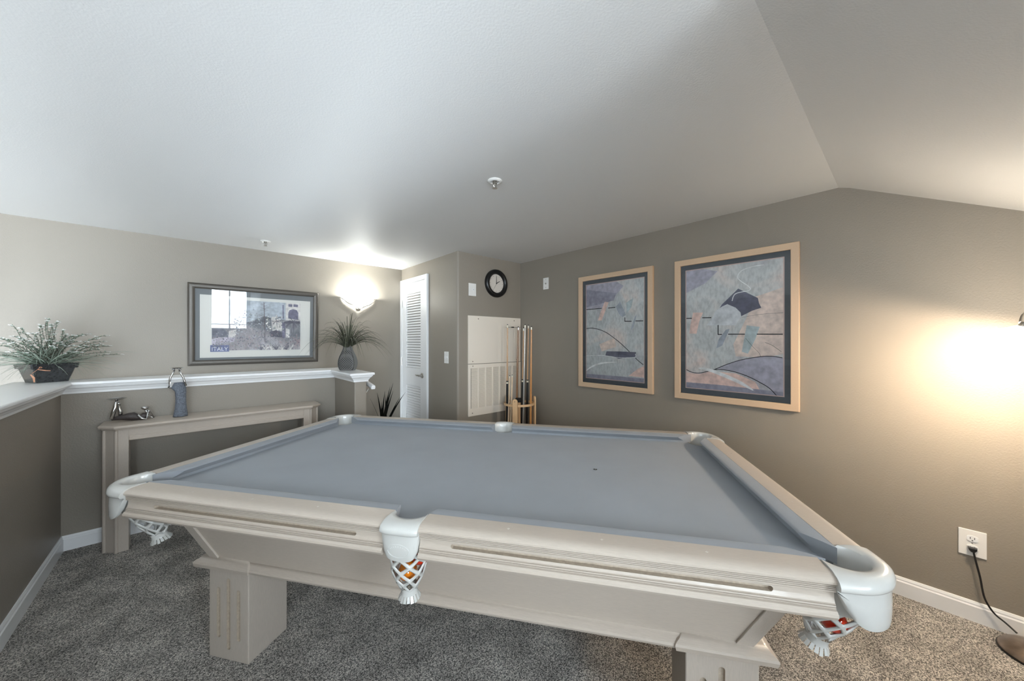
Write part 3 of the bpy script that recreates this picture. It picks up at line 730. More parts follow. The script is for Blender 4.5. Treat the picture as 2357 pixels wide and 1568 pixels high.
# ================================================================== VASE with grass on the end of the ledge
vz = on_z(800.5, 852.5, ZCAP)
vase = empty('woven_vase', vz, (0, 0, math.radians(-40))); tag(vase, 'grey woven-pattern bottle vase standing on white ledge end', 'vase')
prof = [(.056, .001), (.066, .02), (.0735, .055), (.0715, .09), (.061, .13), (.046, .165), (.034, .20), (.0295, .225), (.0305, .257)]
def sq(r, z, e=.45):
    ring = []
    for k in range(32):
        t = 2 * math.pi * k / 32; ct, st = math.cos(t), math.sin(t)
        ring.append((r * math.copysign(abs(ct) ** e, ct), r * .62 * math.copysign(abs(st) ** e, st), z))
    return ring
b = MB(); b.loft([sq(r, z) for r, z in prof] + [sq(.025, .257), sq(.022, .20)], caps=True); b.build('vase_body', 'vase', vase, smooth=True, angle=40)
b = MB()
for sg in (-1, 1):
    rings = []
    for r, z in prof: rings.append([(sg * (r + .0006), r * .62 * f, z) for f in (-.86, 0, .86)])
    vs = [p for r_ in rings for p in r_]; fs = []
    for i in range(len(rings) - 1):
        for j in range(2): fs.append((i * 3 + j, i * 3 + j + 1, (i + 1) * 3 + j + 1, (i + 1) * 3 + j))
    b.add(vs, fs)
b.build('side_panels', 'vase_s', vase, smooth=True)
gr = empty('grass_bunch', vz + Vector((0, 0, .20))); tag(gr, 'bunch of arching artificial grass blades in the woven vase', 'plant')
rn = random.Random(11); groups = [MB(), MB()]
for i in range(190):
    a = rn.uniform(0, 2 * math.pi); k = rn.random() ** .7
    ou = .05 + .33 * k + rn.uniform(-.02, .05); ri = .31 - .10 * k + rn.uniform(-.06, .05); dr = (.02 + .27 * k * k) + rn.uniform(0, .07)
    b = groups[i % 2]; s0 = .018
    blade(b, (s0 * math.cos(a) * .6, s0 * math.sin(a) * .6, .0), a, ou, ri, dr, rn.uniform(.0020, .0036), 10, tw=rn.uniform(-.8, .8))
groups[0].build('blades', 'leaf_d', gr, smooth=True); groups[1].build('blades', 'leaf_o', gr, smooth=True)

# dark spiky plant on the floor by the door
dp = empty('spiky_plant', (1.50, 3.72, 0)); tag(dp, 'dark spiky grass plant in floor pot beside louvred door', 'potted plant')
b = MB(); b.lathe([(.085, .001), (.11, .12), (.125, .28), (.13, .30), (.115, .30), (.10, .26)], (0, 0, 0), 24); b.build('pot', 'blackmat', dp, smooth=True, angle=40)
rn = random.Random(5)
tips = [(868, 904), (905, 882), (886, 900), (898, 890), (933, 903), (914, 930), (888, 908), (905, 900), (893, 912), (878, 925), (920, 915), (852, 918)]
for i, (tx, ty) in enumerate(tips):
    p = on_y(tx, ty, 3.72 + rn.uniform(-.08, .08)) - Vector((1.50, 3.72, 0)); b = MB(); base_ = Vector((rn.uniform(-.035, .035), rn.uniform(-.035, .035), .29)); pts = []; ws = []
    thin = i in (11,)
    for k in range(9):
        t = k / 8; q_ = base_.lerp(p, t); q_.x = base_.x + (p.x - base_.x) * (t * .62 + .38 * t * t); q_.y = base_.y + (p.y - base_.y) * t
        pts.append(q_); ws.append((.0022 if thin else .0155) * (1 - t ** 1.6) + .0006)
    sd = Vector((rn.uniform(.6, 1), rn.uniform(-.8, -.2), 0)).normalized(); b.strip(pts, ws, sd); b.build('leaf', 'leaf_b', dp, smooth=True)

# ================================================================== PICTURES
def frame_piece(b, poly_o, poly_i, to3, d_wall, d_front, lip, i, mi=0):
    """one mitred side i of a frame between outer and inner quads (2D corner lists)"""
    j = (i + 1) % 4; lerp = lambda p, q_, t: (p[0] + (q_[0] - p[0]) * t, p[1] + (q_[1] - p[1]) * t)
    prof = [(0, d_wall), (0, d_front * .72), (.10, d_front * .93), (.28, d_front), (.62, d_front), (.88, d_front * .86), (1, d_front * .70), (1, d_wall)] if lip else [(0, d_wall), (0, d_front - .002), (.05, d_front), (.94, d_front), (1, d_front - .002), (1, d_wall)]
    A = [to3(*lerp(poly_o[i], poly_i[i], t), d) for t, d in prof]; B = [to3(*lerp(poly_o[j], poly_i[j], t), d) for t, d in prof]
    b.loft([A, B], mi=mi)
def rect(x0, x1, z0, z1): return [(x0, z0), (x1, z0), (x1, z1), (x0, z1)]
def framed(name, origin, ang, W, H, fw, depth, fmat, lipm, mats_fn, label, cat='picture', grp=None):
    """local frame: x along wall, z up, -y toward room"""
    root = empty(name, origin, (0, 0, ang)); tag(root, label, cat, grp)
    to3 = lambda x, z, d: (x, -d, z)
    ou = rect(-W / 2, W / 2, 0, H); inn = rect(-W / 2 + fw, W / 2 - fw, fw, H - fw)
    for i in range(4):
        b = MB(); frame_piece(b, ou, inn, to3, .002, depth, lipm, i); b.build('frame_side', fmat, root, smooth=lipm, angle=40)
    mats_fn(root, to3)
    b = MB(); g = depth * .60; b.add([to3(x, z, g) for x, z in inn], [(0, 1, 2, 3)]); b.build('glass', 'glass', root)
    return root
def border(root, to3, outer, inner, d, m, name):
    b = MB()
    for i in range(4):
        j = (i + 1) % 4; b.add([to3(*outer[i], d), to3(*outer[j], d), to3(*inner[j], d), to3(*inner[i], d)], [(0, 1, 2, 3)])
    return b.build(name, m, root)
def smooth_line(pts, n=8):
    out = []
    for i in range(len(pts) - 1):
        p0 = Vector(pts[max(i - 1, 0)]); p1 = Vector(pts[i]); p2 = Vector(pts[i + 1]); p3 = Vector(pts[min(i + 2, len(pts) - 1)])
        for k in range(n):
            t = k / n; out.append(.5 * ((2 * p1) + (-p0 + p2) * t + (2 * p0 - 5 * p1 + 4 * p2 - p3) * t * t + (-p0 + 3 * p1 - 3 * p2 + p3) * t ** 3))
    out.append(Vector(pts[-1])); return out
class Print:
    """flat printed marks: polygons and ribbons in local x,z at tiny offsets"""
    def __init__(s, to3, d, clip): s.b = MB(); s.to3 = to3; s.d = d; s.k = 0; s.mats = []; s.clip = clip
    def mi(s, m):
        if m not in s.mats: s.mats.append(m)
        return s.mats.index(m)
    def c(s, p): x0, x1, z0, z1 = s.clip; return (min(max(p[0], x0), x1), min(max(p[1], z0), z1))
    def poly(s, pts, m):
        s.k += 1; d = s.d + s.k * .00002
        pts = [s.c(p) for p in pts]; s.b.add([s.to3(p[0], p[1], d) for p in pts], [tuple(range(len(pts)))], s.mi(m))
    def line(s, pts, w, m, smooth=False, taper=False):
        s.k += 1; d = s.d + s.k * .00002
        pts = smooth_line(pts) if smooth else [Vector(p) for p in pts]; vs = []; fs = []; n = len(pts)
        for i, p in enumerate(pts):
            t = (pts[min(i + 1, n - 1)] - pts[max(i - 1, 0)]); t = t.normalized() if t.length > 1e-9 else Vector((1, 0)); nn = Vector((-t.y, t.x))
            ww = w * (math.sin(math.pi * min(1, max(0.04, (i + .3) / n))) ** .6 if taper else 1)
            vs += [s.to3(*s.c(p - nn * ww), d), s.to3(*s.c(p + nn * ww), d)]
            if i: fs.append((2 * i - 2, 2 * i - 1, 2 * i + 1, 2 * i))
        s.b.add(vs, fs, s.mi(m))
    def done(s, name, root): return s.b.build(name, s.mats, root)

# --- two abstract prints on the right wall (local x runs toward -Y ... the wall faces -X)
def cp5(x, y): return (1300 + x / 3.5638, 540 + y / 3.5638)
def abstract(name, corners, marks, seed, cols, label):
    ps = [on_x(*cp5(*c), XR - .03) for c in corners]
    y0 = (ps[0].y + ps[3].y) / 2; y1 = (ps[1].y + ps[2].y) / 2; zt = (ps[0].z + ps[1].z) / 2; zb = (ps[2].z + ps[3].z) / 2
    W, H = y0 - y1, zt - zb; yc = (y0 + y1) / 2
    L = lambda x, y: (lambda p: (yc - p.y, p.z - zb))(on_x(*cp5(x, y), XR - .018))      # enlarged-view pixel -> picture plane
    def inside(root, to3):
        fw = .043; i1 = rect(-W / 2 + fw - .004, W / 2 - fw + .004, fw - .004, H - fw + .004); i2 = rect(-W / 2 + .076, W / 2 - .076, .082, H - .078); i3 = rect(-W / 2 + .082, W / 2 - .082, .088, H - .084)
        border(root, to3, i1, i2, .0130, 'mat_g', 'mat_board'); border(root, to3, i2, i3, .0128, 'mat_p', 'mat_edge')
        b = MB(); b.add([to3(x, z, .012) for x, z in i3], [(0, 1, 2, 3)]); pr = b.build('print', pastel_mat('pastel_ground_%d' % seed, cols, seed), root)
        P = Print(to3, .0121, (i3[0][0], i3[1][0], i3[0][1], i3[2][1])); marks(P, L); P.done('print_marks', pr)
        b = MB(); b.box(-W / 2 + .01, W / 2 - .01, -.009, -.001, .01, H - .01); b.build('backing', 'blackmat', root)
    return framed(name, (XR, yc, zb), -math.pi / 2, W, H, .043, .030, 'frame_l', False, inside, label, 'picture', 'pair of abstract prints on the taupe wall')
def marks_r(P, L):
    T = lambda pts: [L(*p) for p in pts]
    P.poly(T([(990, 300), (1130, 280), (1250, 300), (1150, 400), (990, 480)]), 'p_lilac')
    P.poly(T([(1560, 510), (1805, 430), (1800, 980), (1640, 1010), (1400, 1000), (1380, 900), (1480, 700)]), 'p_peach')
    P.poly(T([(1240, 1100), (1330, 1062), (1450, 1026), (1600, 1002), (1700, 998), (1790, 1012), (1790, 1350), (1745, 1338), (1680, 1265), (1600, 1215), (1500, 1165), (1400, 1130), (1300, 1110)]), 'p_lilac')
    P.poly(T([(980, 1130), (1100, 1145), (1200, 1120), (1400, 1140), (1560, 1210), (1600, 1280), (980, 1215)]), 'p_pink')
    P.poly(T([(980, 1210), (1300, 1238), (1790, 1295), (1790, 1352), (980, 1270)]), 'p_dlilac')
    P.poly(T([(1050, 640), (1132, 640), (1100, 715), (1078, 815), (1018, 812), (1028, 740)]), 'p_pink')
    P.poly(T([(1490, 745), (1597, 758), (1560, 860), (1500, 978), (1450, 962), (1470, 850)]), 'p_teal')
    P.poly(T([(1320, 780), (1350, 775), (1290, 910), (1240, 935), (1260, 860)]), 'p_slate')
    P.poly(T([(1268, 604), (1285, 575), (1420, 443), (1582, 520), (1592, 565), (1610, 600), (1535, 625), (1445, 670), (1400, 660), (1320, 600)]), 'p_mount')
    P.poly(T([(1160, 745), (1205, 690), (1235, 625), (1290, 590), (1330, 570), (1400, 600), (1440, 640), (1445, 672), (1400, 745)]), 'p_fog')
    for a, c in (((993, 688), (1040, 687)), ((1125, 683), (1200, 682)), ((1255, 742), (1255, 822)), ((1253, 820), (1287, 820)), ((1337, 818), (1475, 818)), ((1572, 818), (1787, 818))): P.line(T([a, c]), .0032, 'p_line')
    P.line(T([(993, 1108), (1040, 1130), (1100, 1137), (1175, 1122), (1225, 1108), (1330, 1065), (1450, 1028), (1600, 1003), (1700, 1000), (1783, 1012)]), .0024, 'p_line', True)
    P.line(T([(1225, 1108), (1300, 1110), (1400, 1130), (1500, 1165), (1600, 1215), (1680, 1265), (1748, 1338)]), .0024, 'p_line', True)
    P.line(T([(1095, 1097), (1150, 1103), (1250, 1135), (1400, 1198), (1480, 1240), (1545, 1280)]), .012, 'p_white', True, True)
    P.line(T([(1630, 247), (1540, 262), (1450, 295), (1415, 345), (1440, 380), (1500, 420), (1520, 445), (1500, 462), (1450, 470), (1400, 485), (1380, 510), (1370, 545)]), .0026, 'p_white', True)
    P.line(T([(1480, 850), (1540, 920), (1590, 970), (1605, 1003)]), .0008, 'p_line', True); P.line(T([(1640, 885), (1700, 910), (1775, 962)]), .0010, 'p_line', True); P.line(T([(1450, 680), (1600, 655), (1790, 640)]), .0007, 'p_line', True)
def marks_l(P, L):
    T = lambda pts: [L(*p) for p in pts]
    P.poly(T([(160, 405), (420, 372), (480, 420), (380, 540), (300, 600), (160, 612)]), 'p_lilac')
    P.poly(T([(165, 455), (420, 480), (400, 540), (165, 600)]), 'p_dlilac')
    P.poly(T([(650, 1080), (600, 1100), (520, 1160), (650, 1175)]), 'p_pink')
    P.poly(T([(165, 1142), (400, 1160), (650, 1182), (650, 1240), (165, 1192)]), 'p_dlilac')
    P.poly(T([(325, 550), (357, 556), (325, 640), (300, 705), (268, 706), (290, 640)]), 'p_pink')
    P.poly(T([(415, 592), (452, 550), (478, 610), (498, 660), (470, 678), (440, 650)]), 'p_slate')
    P.poly(T([(500, 560), (560, 520), (540, 600), (505, 650)]), 'p_teal'); P.poly(T([(570, 680), (590, 650), (560, 760), (535, 790)]), 'p_slate')
    P.poly(T([(280, 900), (400, 850), (420, 920), (300, 960)]), 'p_peach')
    P.poly(T([(330, 992), (340, 958), (460, 960), (582, 965), (576, 1005), (505, 1008), (440, 1020), (400, 1002)]), 'p_mount')
    for a, c in (((173, 616), (300, 605)), ((352, 603), (412, 597)), ((490, 680), (490, 714)), ((488, 712), (545, 712)), ((577, 709), (641, 708))): P.line(T([a, c]), .0034, 'p_line')
    P.line(T([(173, 772), (220, 768), (280, 780), (340, 806), (400, 848), (460, 897), (528, 962)]), .0028, 'p_line', True); P.line(T([(575, 1012), (605, 1040), (641, 1069)]), .0028, 'p_line', True)
    P.line(T([(172, 1118), (220, 1084), (300, 1056), (425, 1046)]), .008, 'p_white', True, True); P.line(T([(165, 995), (300, 992), (400, 1006), (500, 1012), (577, 1006), (575, 980)]), .002, 'p_white', True)
abstract('abstract_picture', [(905, 222), (1935, 52), (1912, 1462), (893, 1335)], marks_r, 2, [(194, 189, 193), (205, 205, 202), (211, 211, 208), (221, 214, 208), (236, 217, 207)], 'maple-framed abstract print with dark mountain peak shape, nearer the floor lamp')
abstract('abstract_picture', [(108, 355), (720, 253), (718, 1313), (113, 1243)], marks_l, 5, [(192, 189, 193), (202, 204, 202), (210, 211, 209), (219, 214, 209), (234, 218, 209)], 'maple-framed abstract print with descending black curve, nearer the cue rack')

# --- the garden print on the back wall
def c2(x, y): return (400 + x / 4.612, 620 + y / 4.612)
def c7(x, y): return (470 + x / 9.428, 660 + y / 9.428)
YPW = YB - .03
ps = [on_y(*c2(*c), YPW) for c in ((150, 127), (1535, 258), (1530, 988), (140, 1018))]
gx0, gx1, gzt, gzb = (ps[0].x + ps[3].x) / 2, (ps[1].x + ps[2].x) / 2, (ps[0].z + ps[1].z) / 2, (ps[2].z + ps[3].z) / 2
GW, GH, gxc = gx1 - gx0, gzt - gzb, (gx0 + gx1) / 2
def L7(x, y): p = on_y(*c7(x, y), YB - .016); return (p.x - gxc, p.z - gzb)
def L2(x, y): p = on_y(*c2(x, y), YB - .016); return (p.x - gxc, p.z - gzb)
def garden(root, to3):
    fw = .048; fi = rect(-GW / 2 + fw - .003, GW / 2 - fw + .003, fw - .003, GH - fw + .003)
    a, c = L2(276, 240), L2(1443, 914); m1 = rect(a[0], c[0], c[1], GH - .098)
    m1i = rect(m1[0][0] + .006, m1[1][0] - .006, m1[0][1] + .006, m1[2][1] - .006)
    p0, p1 = L7(165, 1387), L7(2080, 385); pr_ = rect(p0[0], p1[0], p0[1], p1[1] + .006)
    border(root, to3, fi, m1, .0130, 'mat_i', 'mat_board'); border(root, to3, m1, m1i, .0128, 'mat_w', 'mat_edge'); border(root, to3, m1i, pr_, .0122, 'mat_w', 'mat_board')
    b = MB(); b.add([to3(x, z, .012) for x, z in pr_], [(0, 1, 2, 3)]); pr = b.build('print', pastel_mat('garden_ground', [(128, 130, 136), (150, 152, 156), (166, 162, 166), (184, 178, 180), (200, 198, 202)], 9), root)
    P = Print(to3, .0121, (pr_[0][0], pr_[1][0], pr_[0][1], pr_[2][1])); T = lambda pts: [L7(*q_) for q_ in pts]; r_ = random.Random(21)
    P.poly(T([(165, 200), (1760, 330), (1760, 720), (1500, 700), (1300, 640), (1000, 760), (700, 800), (165, 820)]), 'g_sky')
    P.poly(T([(165, 900), (420, 920), (540, 1010), (520, 1100), (300, 1090), (165, 1130)]), 'g_bush'); P.poly(T([(165, 1140), (420, 1090), (680, 1110), (640, 1190), (400, 1230), (165, 1260)]), 'g_path')
    P.poly(T([(540, 960), (700, 930), (720, 1010), (640, 1100), (520, 1100)]), 'g_build')
    P.poly(T([(1760, 345), (2085, 360), (2085, 760), (1760, 730)]), 'g_build'); P.poly(T([(1820, 378), (1905, 385), (1905, 440), (1820, 435)]), 'g_win'); P.poly(T([(1930, 385), (2028, 392), (2028, 448), (1930, 442)]), 'g_win')
    P.poly(T([(1818, 690), (1820, 560), (1850, 510), (1920, 490), (2000, 510), (2035, 570), (2035, 720)]), 'g_win'); P.poly(T([(1690, 400), (1720, 395), (1725, 700), (1700, 700)]), 'g_slate' if 'g_slate' in M else 'g_win')
    P.poly(T([(1450, 700), (1470, 650), (1540, 660), (1570, 610), (1600, 700), (1690, 800), (1690, 960), (1480, 960)]), 'g_build')
    P.poly(T([(1685, 770), (1750, 760), (1750, 1120), (1690, 1110)]), 'g_win'); P.poly(T([(1700, 760), (2075, 745), (2075, 800), (1740, 800)]), 'g_dark'); P.poly(T([(1770, 900), (1850, 930), (1850, 1110), (1770, 1100)]), 'g_build')
    P.poly(T([(1420, 980), (1560, 940), (1690, 1000), (1690, 1100), (1440, 1090)]), 'g_dark')
    def tuft(cx_, cy_, n, r0, r1, m, a0=0, a1=360, w=.0016):
        for _ in range(n):
            a = math.radians(r_.uniform(a0, a1)); L_ = r_.uniform(r0, r1); x1, y1 = cx_ + L_ * math.cos(a), cy_ - L_ * math.sin(a)
            P.line(T([(cx_, cy_), ((cx_ + x1) / 2, (cy_ + y1) / 2 - L_ * .12), (x1, y1 + L_ * .18)]), w, m, True, True)
    tuft(1550, 760, 16, 60, 190, 'g_palm'); tuft(1930, 790, 26, 80, 230, 'g_dark', w=.0022); tuft(2010, 1180, 26, 60, 200, 'g_rust', w=.002)
    P.line(T([(1290, 340), (1300, 560), (1310, 900), (1320, 1200)]), .0022, 'g_palm', True)
    for k in range(26):
        y = r_.uniform(360, 900); P.line(T([(1300, y), (1300 + r_.uniform(-90, 90), y - r_.uniform(10, 50))]), .0010, 'g_palm')
    for k in range(230):
        x, y = r_.uniform(180, 2060), r_.uniform(980, 1380); m = r_.choice(('g_green', 'g_leaf', 'g_rust', 'g_bush', 'g_dark', 'g_path')); L_ = r_.uniform(15, 55)
        P.line(T([(x, y), (x + r_.uniform(-.6, .6) * L_, y - L_)]), r_.uniform(.0008, .0022), m, False, True)
    def blob(x, y, r0, m):
        P.poly(T([(x + r0 * r_.uniform(.5, 1.2) * math.cos(t), y + r0 * r_.uniform(.4, .9) * math.sin(t)) for t in [2 * math.pi * k / 7 for k in range(7)]]), m)
    for k in range(260): blob(r_.uniform(640, 1260), r_.triangular(420, 1180, 900), r_.uniform(7, 20), r_.choice(('g_leaf', 'g_green', 'g_sky', 'g_leaf', 'g_bush')))
    for k in range(380): blob(r_.uniform(190, 2060), r_.triangular(960, 1375, 1250), r_.uniform(6, 18), r_.choice(('g_green', 'g_leaf', 'g_rust', 'g_bush', 'g_dark', 'g_leaf')))
    for k in range(60): blob(r_.uniform(1340, 1720), r_.uniform(640, 960), r_.uniform(10, 28), r_.choice(('g_leaf', 'g_build', 'g_bush', 'g_green')))
    for cx_ in (1230, 1330, 1450, 1560, 1680, 1780, 1860): tuft(cx_, 1385, 12, 70, 210, r_.choice(('g_build', 'g_leaf', 'g_dark')), 40, 140, .0014)
    P.done('print_marks', pr)
    # caption tab with lettering
    q0, q1 = L7(130, 1415), L7(540, 1266); b = MB(); b.add([to3(x, z, .0155) for x, z in rect(q0[0], q1[0], q0[1], q1[1])], [(0, 1, 2, 3)]); tab = b.build('caption_tab', 'g_box', root)
    cu = bpy.data.curves.new('caption', 'FONT'); cu.body = 'ITALY'; cu.size = 1.0; to = bpy.data.objects.new('caption', cu); col.objects.link(to)
    dg = bpy.context.evaluated_depsgraph_get(); me = bpy.data.meshes.new_from_object(to.evaluated_get(dg)); bpy.data.objects.remove(to, do_unlink=True)
    xs = [v.co.x for v in me.vertices]; ys = [v.co.y for v in me.vertices]; t0, t1 = L7(165, 1393), L7(515, 1312)
    for v in me.vertices:
        x = t0[0] + (v.co.x - min(xs)) / (max(xs) - min(xs)) * (t1[0] - t0[0]); z = t0[1] + (v.co.y - min(ys)) / (max(ys) - min(ys)) * (t1[1] - t0[1]); v.co = (x, -.0157, z)
    me.materials.clear(); me.materials.append(M['g_text']); to = bpy.data.objects.new('caption_lettering', me); col.objects.link(to); to.parent = tab
    b = MB(); b.box(-GW / 2 + .01, GW / 2 - .01, -.009, -.001, .01, GH - .01); b.build('backing', 'blackmat', root)
framed('garden_picture', (gxc, YB, gzb), 0, GW, GH, .048, .032, 'frame_d', True, garden, 'wide pewter-framed garden print captioned ITALY on back wall', 'picture').rotation_euler = (math.radians(2.0), 0, 0)

# ================================================================== DOOR with louvres on the closet side
door = struct(empty('door_1', (XD, 3.86, 0), (0, 0, -math.pi / 2)))      # local x runs toward -Y, local -y faces the room
def yl(Y): return 3.86 - Y
D0, D1 = yl(4.150), yl(3.590)              # slab edges
dz = 2.030
b = MB(); cw = .058
b.box(D0 - cw, D0 - .002, -.026, -.0005, 0, dz + cw); b.box(D1 + .002, D1 + cw, -.026, -.0005, 0, dz + cw); b.box(D0 - .002, D1 + .002, -.026, -.0005, dz + .003, dz + cw)
b.build('casing', 'trim', door, bevel=.003)
st = .098; rails_ = [(0.012, .20), (.82, 1.03), (dz - .125, dz)]
b = MB(); b.box(D0, D0 + st, -.020, -.0008, .012, dz); b.box(D1 - st, D1, -.020, -.0008, .012, dz)
for a, c in rails_: b.box(D0 + st, D1 - st, -.020, -.0008, a, c)
b.build('door_frame', 'trim', door, bevel=.0015)
lv = MB(); lw = (D1 - D0) / 2 - st; lv.loft([[(x, -.0175, -.0105), (x, -.0150, -.0130), (x, -.0020, .0085), (x, -.0045, .0115)] for x in (-lw, lw)])
first = None; xc_ = (D0 + D1) / 2
for a, c in ((.20, .82), (1.03, dz - .125)):
    n_ = int((c - a) / .0292)
    for i in range(n_):
        z = a + (c - a) * (i + .5) / n_
        if first is None: first = lv.build('louver', 'trim', door); first.location = (xc_, 0, z)
        else: copy_child(first, door, (xc_, 0, z))
for z in (.26, 1.10, 1.80):
    b = MB(); b.box(D0 - .014, D0 + .004, -.029, -.024, z - .045, z + .045); b.tube([(D0 - .003, -.030, z - .05), (D0 - .003, -.030, z + .05)], .005, 8); b.build('hinge', 'nickel', door)
hx_ = yl(3.640); hz = .955
b = MB(); b.lathe([(.030, 0), (.031, .006), (.026, .012), (.012, .015), (.010, .045), (.009, .05)], (hx_, -.020, hz), 20, mat4=Matrix.Rotation(math.radians(90), 3, 'X'))
b.tube([(hx_, -.062, hz), (hx_ - .03, -.064, hz + .003), (hx_ - .07, -.055, hz - .002), (hx_ - .105, -.050, hz + .004)], [.010, .009, .0075, .006], 10); b.build('handle', 'nickel', door, smooth=True)

# ================================================================== CLOSET FRONT: access panel, return grille, clock, plates
def at_front(x, y): return on_y(x, y, YJ)
ap = empty('access_panel', (2.42, YJ, 1.110)); tag(ap, 'blank white access panel screwed above the vent grille', 'access panel')
PW0, PW1 = 2.055 - 2.42, 2.778 - 2.42
MB().box(PW0, PW1, -.010, -.0005, .002, .492).build('plate', 'panel', ap, bevel=.0015)
for x, z in ((PW0 + .055, .025), (PW0 + .125, .462), (PW1 - .10, .462), (PW1 - .06, .025)):
    MB().lathe([(.006, 0), (.005, .003), (.001, .0035)], (x, -.010, z), 10, mat4=Matrix.Rotation(math.radians(90), 3, 'X')).build('screw', 'brushed', ap)
gv = empty('return_air_grille', (2.42, YJ, .580)); tag(gv, 'white metal return air vent grille under the access panel', 'vent grille')
gh = .526; b = MB(); fy0, fy1 = -.012, -.0005
b.box(PW0, PW1, fy0, fy1, 0, .078); b.box(PW0, PW1, fy0, fy1, gh - .040, gh); b.box(PW0, PW0 + .030, fy0, fy1, .078, gh - .040); b.box(PW1 - .030, PW1, fy0, fy1, .078, gh - .040); b.build('frame', 'panel', gv, bevel=.0012)
MB().box(PW0 + .03, PW1 - .03, -.0012, -.0004, .078, gh - .04).build('duct_shadow', 'void', gv)
ncol = 7; cwid = (PW1 - PW0 - .06) / ncol
for i in range(ncol):
    xa = PW0 + .03 + i * cwid
    if i: MB().box(xa - .008, xa + .008, -.011, -.001, .078, gh - .04).build('divider', 'panel', gv)
    b = MB(); nr = 40
    for k in range(nr):
        z = .078 + (gh - .118) * (k + .5) / nr
        b.loft([[(x, -.0095, z - .0036), (x, -.0085, z - .0048), (x, -.0018, z + .0030), (x, -.0028, z + .0040)] for x in (xa + .008, xa + cwid - .008)])
    o = b.build('louver_bank', 'panel', gv); o['kind'] = 'stuff'
for x, z in ((PW0 + .055, gh - .018), (PW0 + .05, .03)): MB().lathe([(.006, 0), (.005, .003), (.001, .0035)], (x, -.012, z), 10, mat4=Matrix.Rotation(math.radians(90), 3, 'X')).build('screw', 'brushed', gv)
ck = empty('wall_clock', (2.419, YJ, 1.962)); tag(ck, 'round black-rimmed wall clock showing two o\'clock', 'clock')
RX = Matrix.Rotation(math.radians(90), 3, 'X')
MB().lathe([(.150, .001), (.151, .012), (.147, .026), (.138, .036), (.126, .040), (.112, .036), (.101, .024), (.099, .010), (.099, .002)], (0, 0, 0), 56, mat4=RX).build('rim', 'black', ck, smooth=True, angle=60)
face = MB().lathe([(.102, .006), (.102, .010), (.002, .0101)], (0, 0, 0), 48, mat4=RX).build('dial', 'face', ck)
for h in range(12):
    a = math.radians(90 - 30 * h); MB().lathe([(.0030, .0102), (.0030, .0110), (.0004, .0111)], (.084 * math.cos(a), 0, .084 * math.sin(a)), 10, mat4=RX).build('hour_mark', 'blackmat', face)
def hand(a, L, w, d, name, m='blackmat'):
    a = math.radians(a); dx, dz_ = math.cos(a), math.sin(a); nx, nz = -dz_, dx; t = .10 * L
    q_ = lambda l, s_, dd: (dx * l + nx * s_, -dd, dz_ * l + nz * s_)
    MB().loft([[q_(-t, w, d), q_(-t, -w, d), q_(L, -w * .5, d), q_(L, w * .5, d)], [q_(-t, w, d + .001), q_(-t, -w, d + .001), q_(L, -w * .5, d + .001), q_(L, w * .5, d + .001)]]).build(name, m, ck)
hand(90, .078, .0042, .014, 'minute_hand'); hand(30, .056, .0048, .012, 'hour_hand'); hand(238, .074, .0012, .016, 'second_hand', 'wire')
def plate(name, loc, ang, w, h, label, cat, detail):
    root = empty(name, loc, (0, 0, ang)); tag(root, label, cat)
    MB().box(-w / 2, w / 2, -.006, -.0005, -h / 2, h / 2).build('plate', 'white_p', root, bevel=.002); detail(root, w, h); return root
def toggles(xs):
    def f(root, w, h):
        for x in xs:
            MB().box(x - .0055, x + .0055, -.0075, -.005, -.013, .013).build('toggle_slot', 'trim', root)
            MB().loft([[(x - .004, -.007, -.004), (x + .004, -.007, -.004), (x + .004, -.007, .006), (x - .004, -.007, .006)], [(x - .003, -.017, .004), (x + .003, -.017, .004), (x + .003, -.017, .010), (x - .003, -.017, .010)]]).build('toggle', 'white_p', root)
            for z in (-.03, .03): MB().lathe([(.003, 0), (.002, .001)], (x, -.006, z), 8, mat4=RX).build('screw', 'nickel', root)
    return f
plate('light_switch', (XD, 3.160, 1.175), -math.pi / 2, .078, .120, 'white double light switch on the grey closet side beside door', 'light switch', toggles((-.018, .018)))
def tiny(root, w, h):
    MB().box(.004, .016, -.009, -.005, -.010, .012).build('sensor', 'trim', root); MB().box(.008, .012, -.0095, -.0088, -.004, .006).build('mark', 'wire', root)
plate('thermostat_plate', (2.110, YJ, 1.867), 0, .092, .128, 'blank white cover plate left of the wall clock', 'wall plate', tiny)
def coax(root, w, h):
    MB().lathe([(.010, 0), (.009, .004), (.005, .006), (.004, .012), (.001, .012)], (0, -.006, 0), 14, mat4=RX).build('socket', 'nickel', root)
    for z in (-.042, .042): MB().lathe([(.004, 0), (.003, .0012)], (0, -.006, z), 8, mat4=RX).build('screw', 'brushed', root)
plate('cable_socket_plate', (XR, 2.561, 1.954), -math.pi / 2, .075, .122, 'small white cable socket plate high between clock and picture', 'wall plate', coax)
OUTL = Vector((XR, -.209, .371))
def recept(root, w, h):
    for z in (.022, -.022):
        ring = [(.017 * math.copysign(min(1, abs(math.cos(t)) * 1.25), math.cos(t)), .0145 * math.sin(t)) for t in [2 * math.pi * k / 24 for k in range(24)]]
        MB().loft([[(x, -.005, z + zz) for x, zz in ring], [(x, -.0085, z + zz) for x, zz in ring]]).build('receptacle', 'trim', root)
        for x in (-.0065, .0065): MB().box(x - .0012, x + .0012, -.0092, -.008, z - .002, z + .007).build('slot', 'wire', root)
        MB().lathe([(.0025, 0), (.0025, .001)], (0, -.0083, z - .008), 10, mat4=RX).build('ground_hole', 'wire', root)
    MB().lathe([(.003, 0), (.002, .001)], (0, -.006, 0), 8, mat4=RX).build('screw', 'nickel', root)
plate('wall_outlet', OUTL, -math.pi / 2, .084, .124, 'white wall outlet with a black plug near the floor lamp', 'outlet', recept)

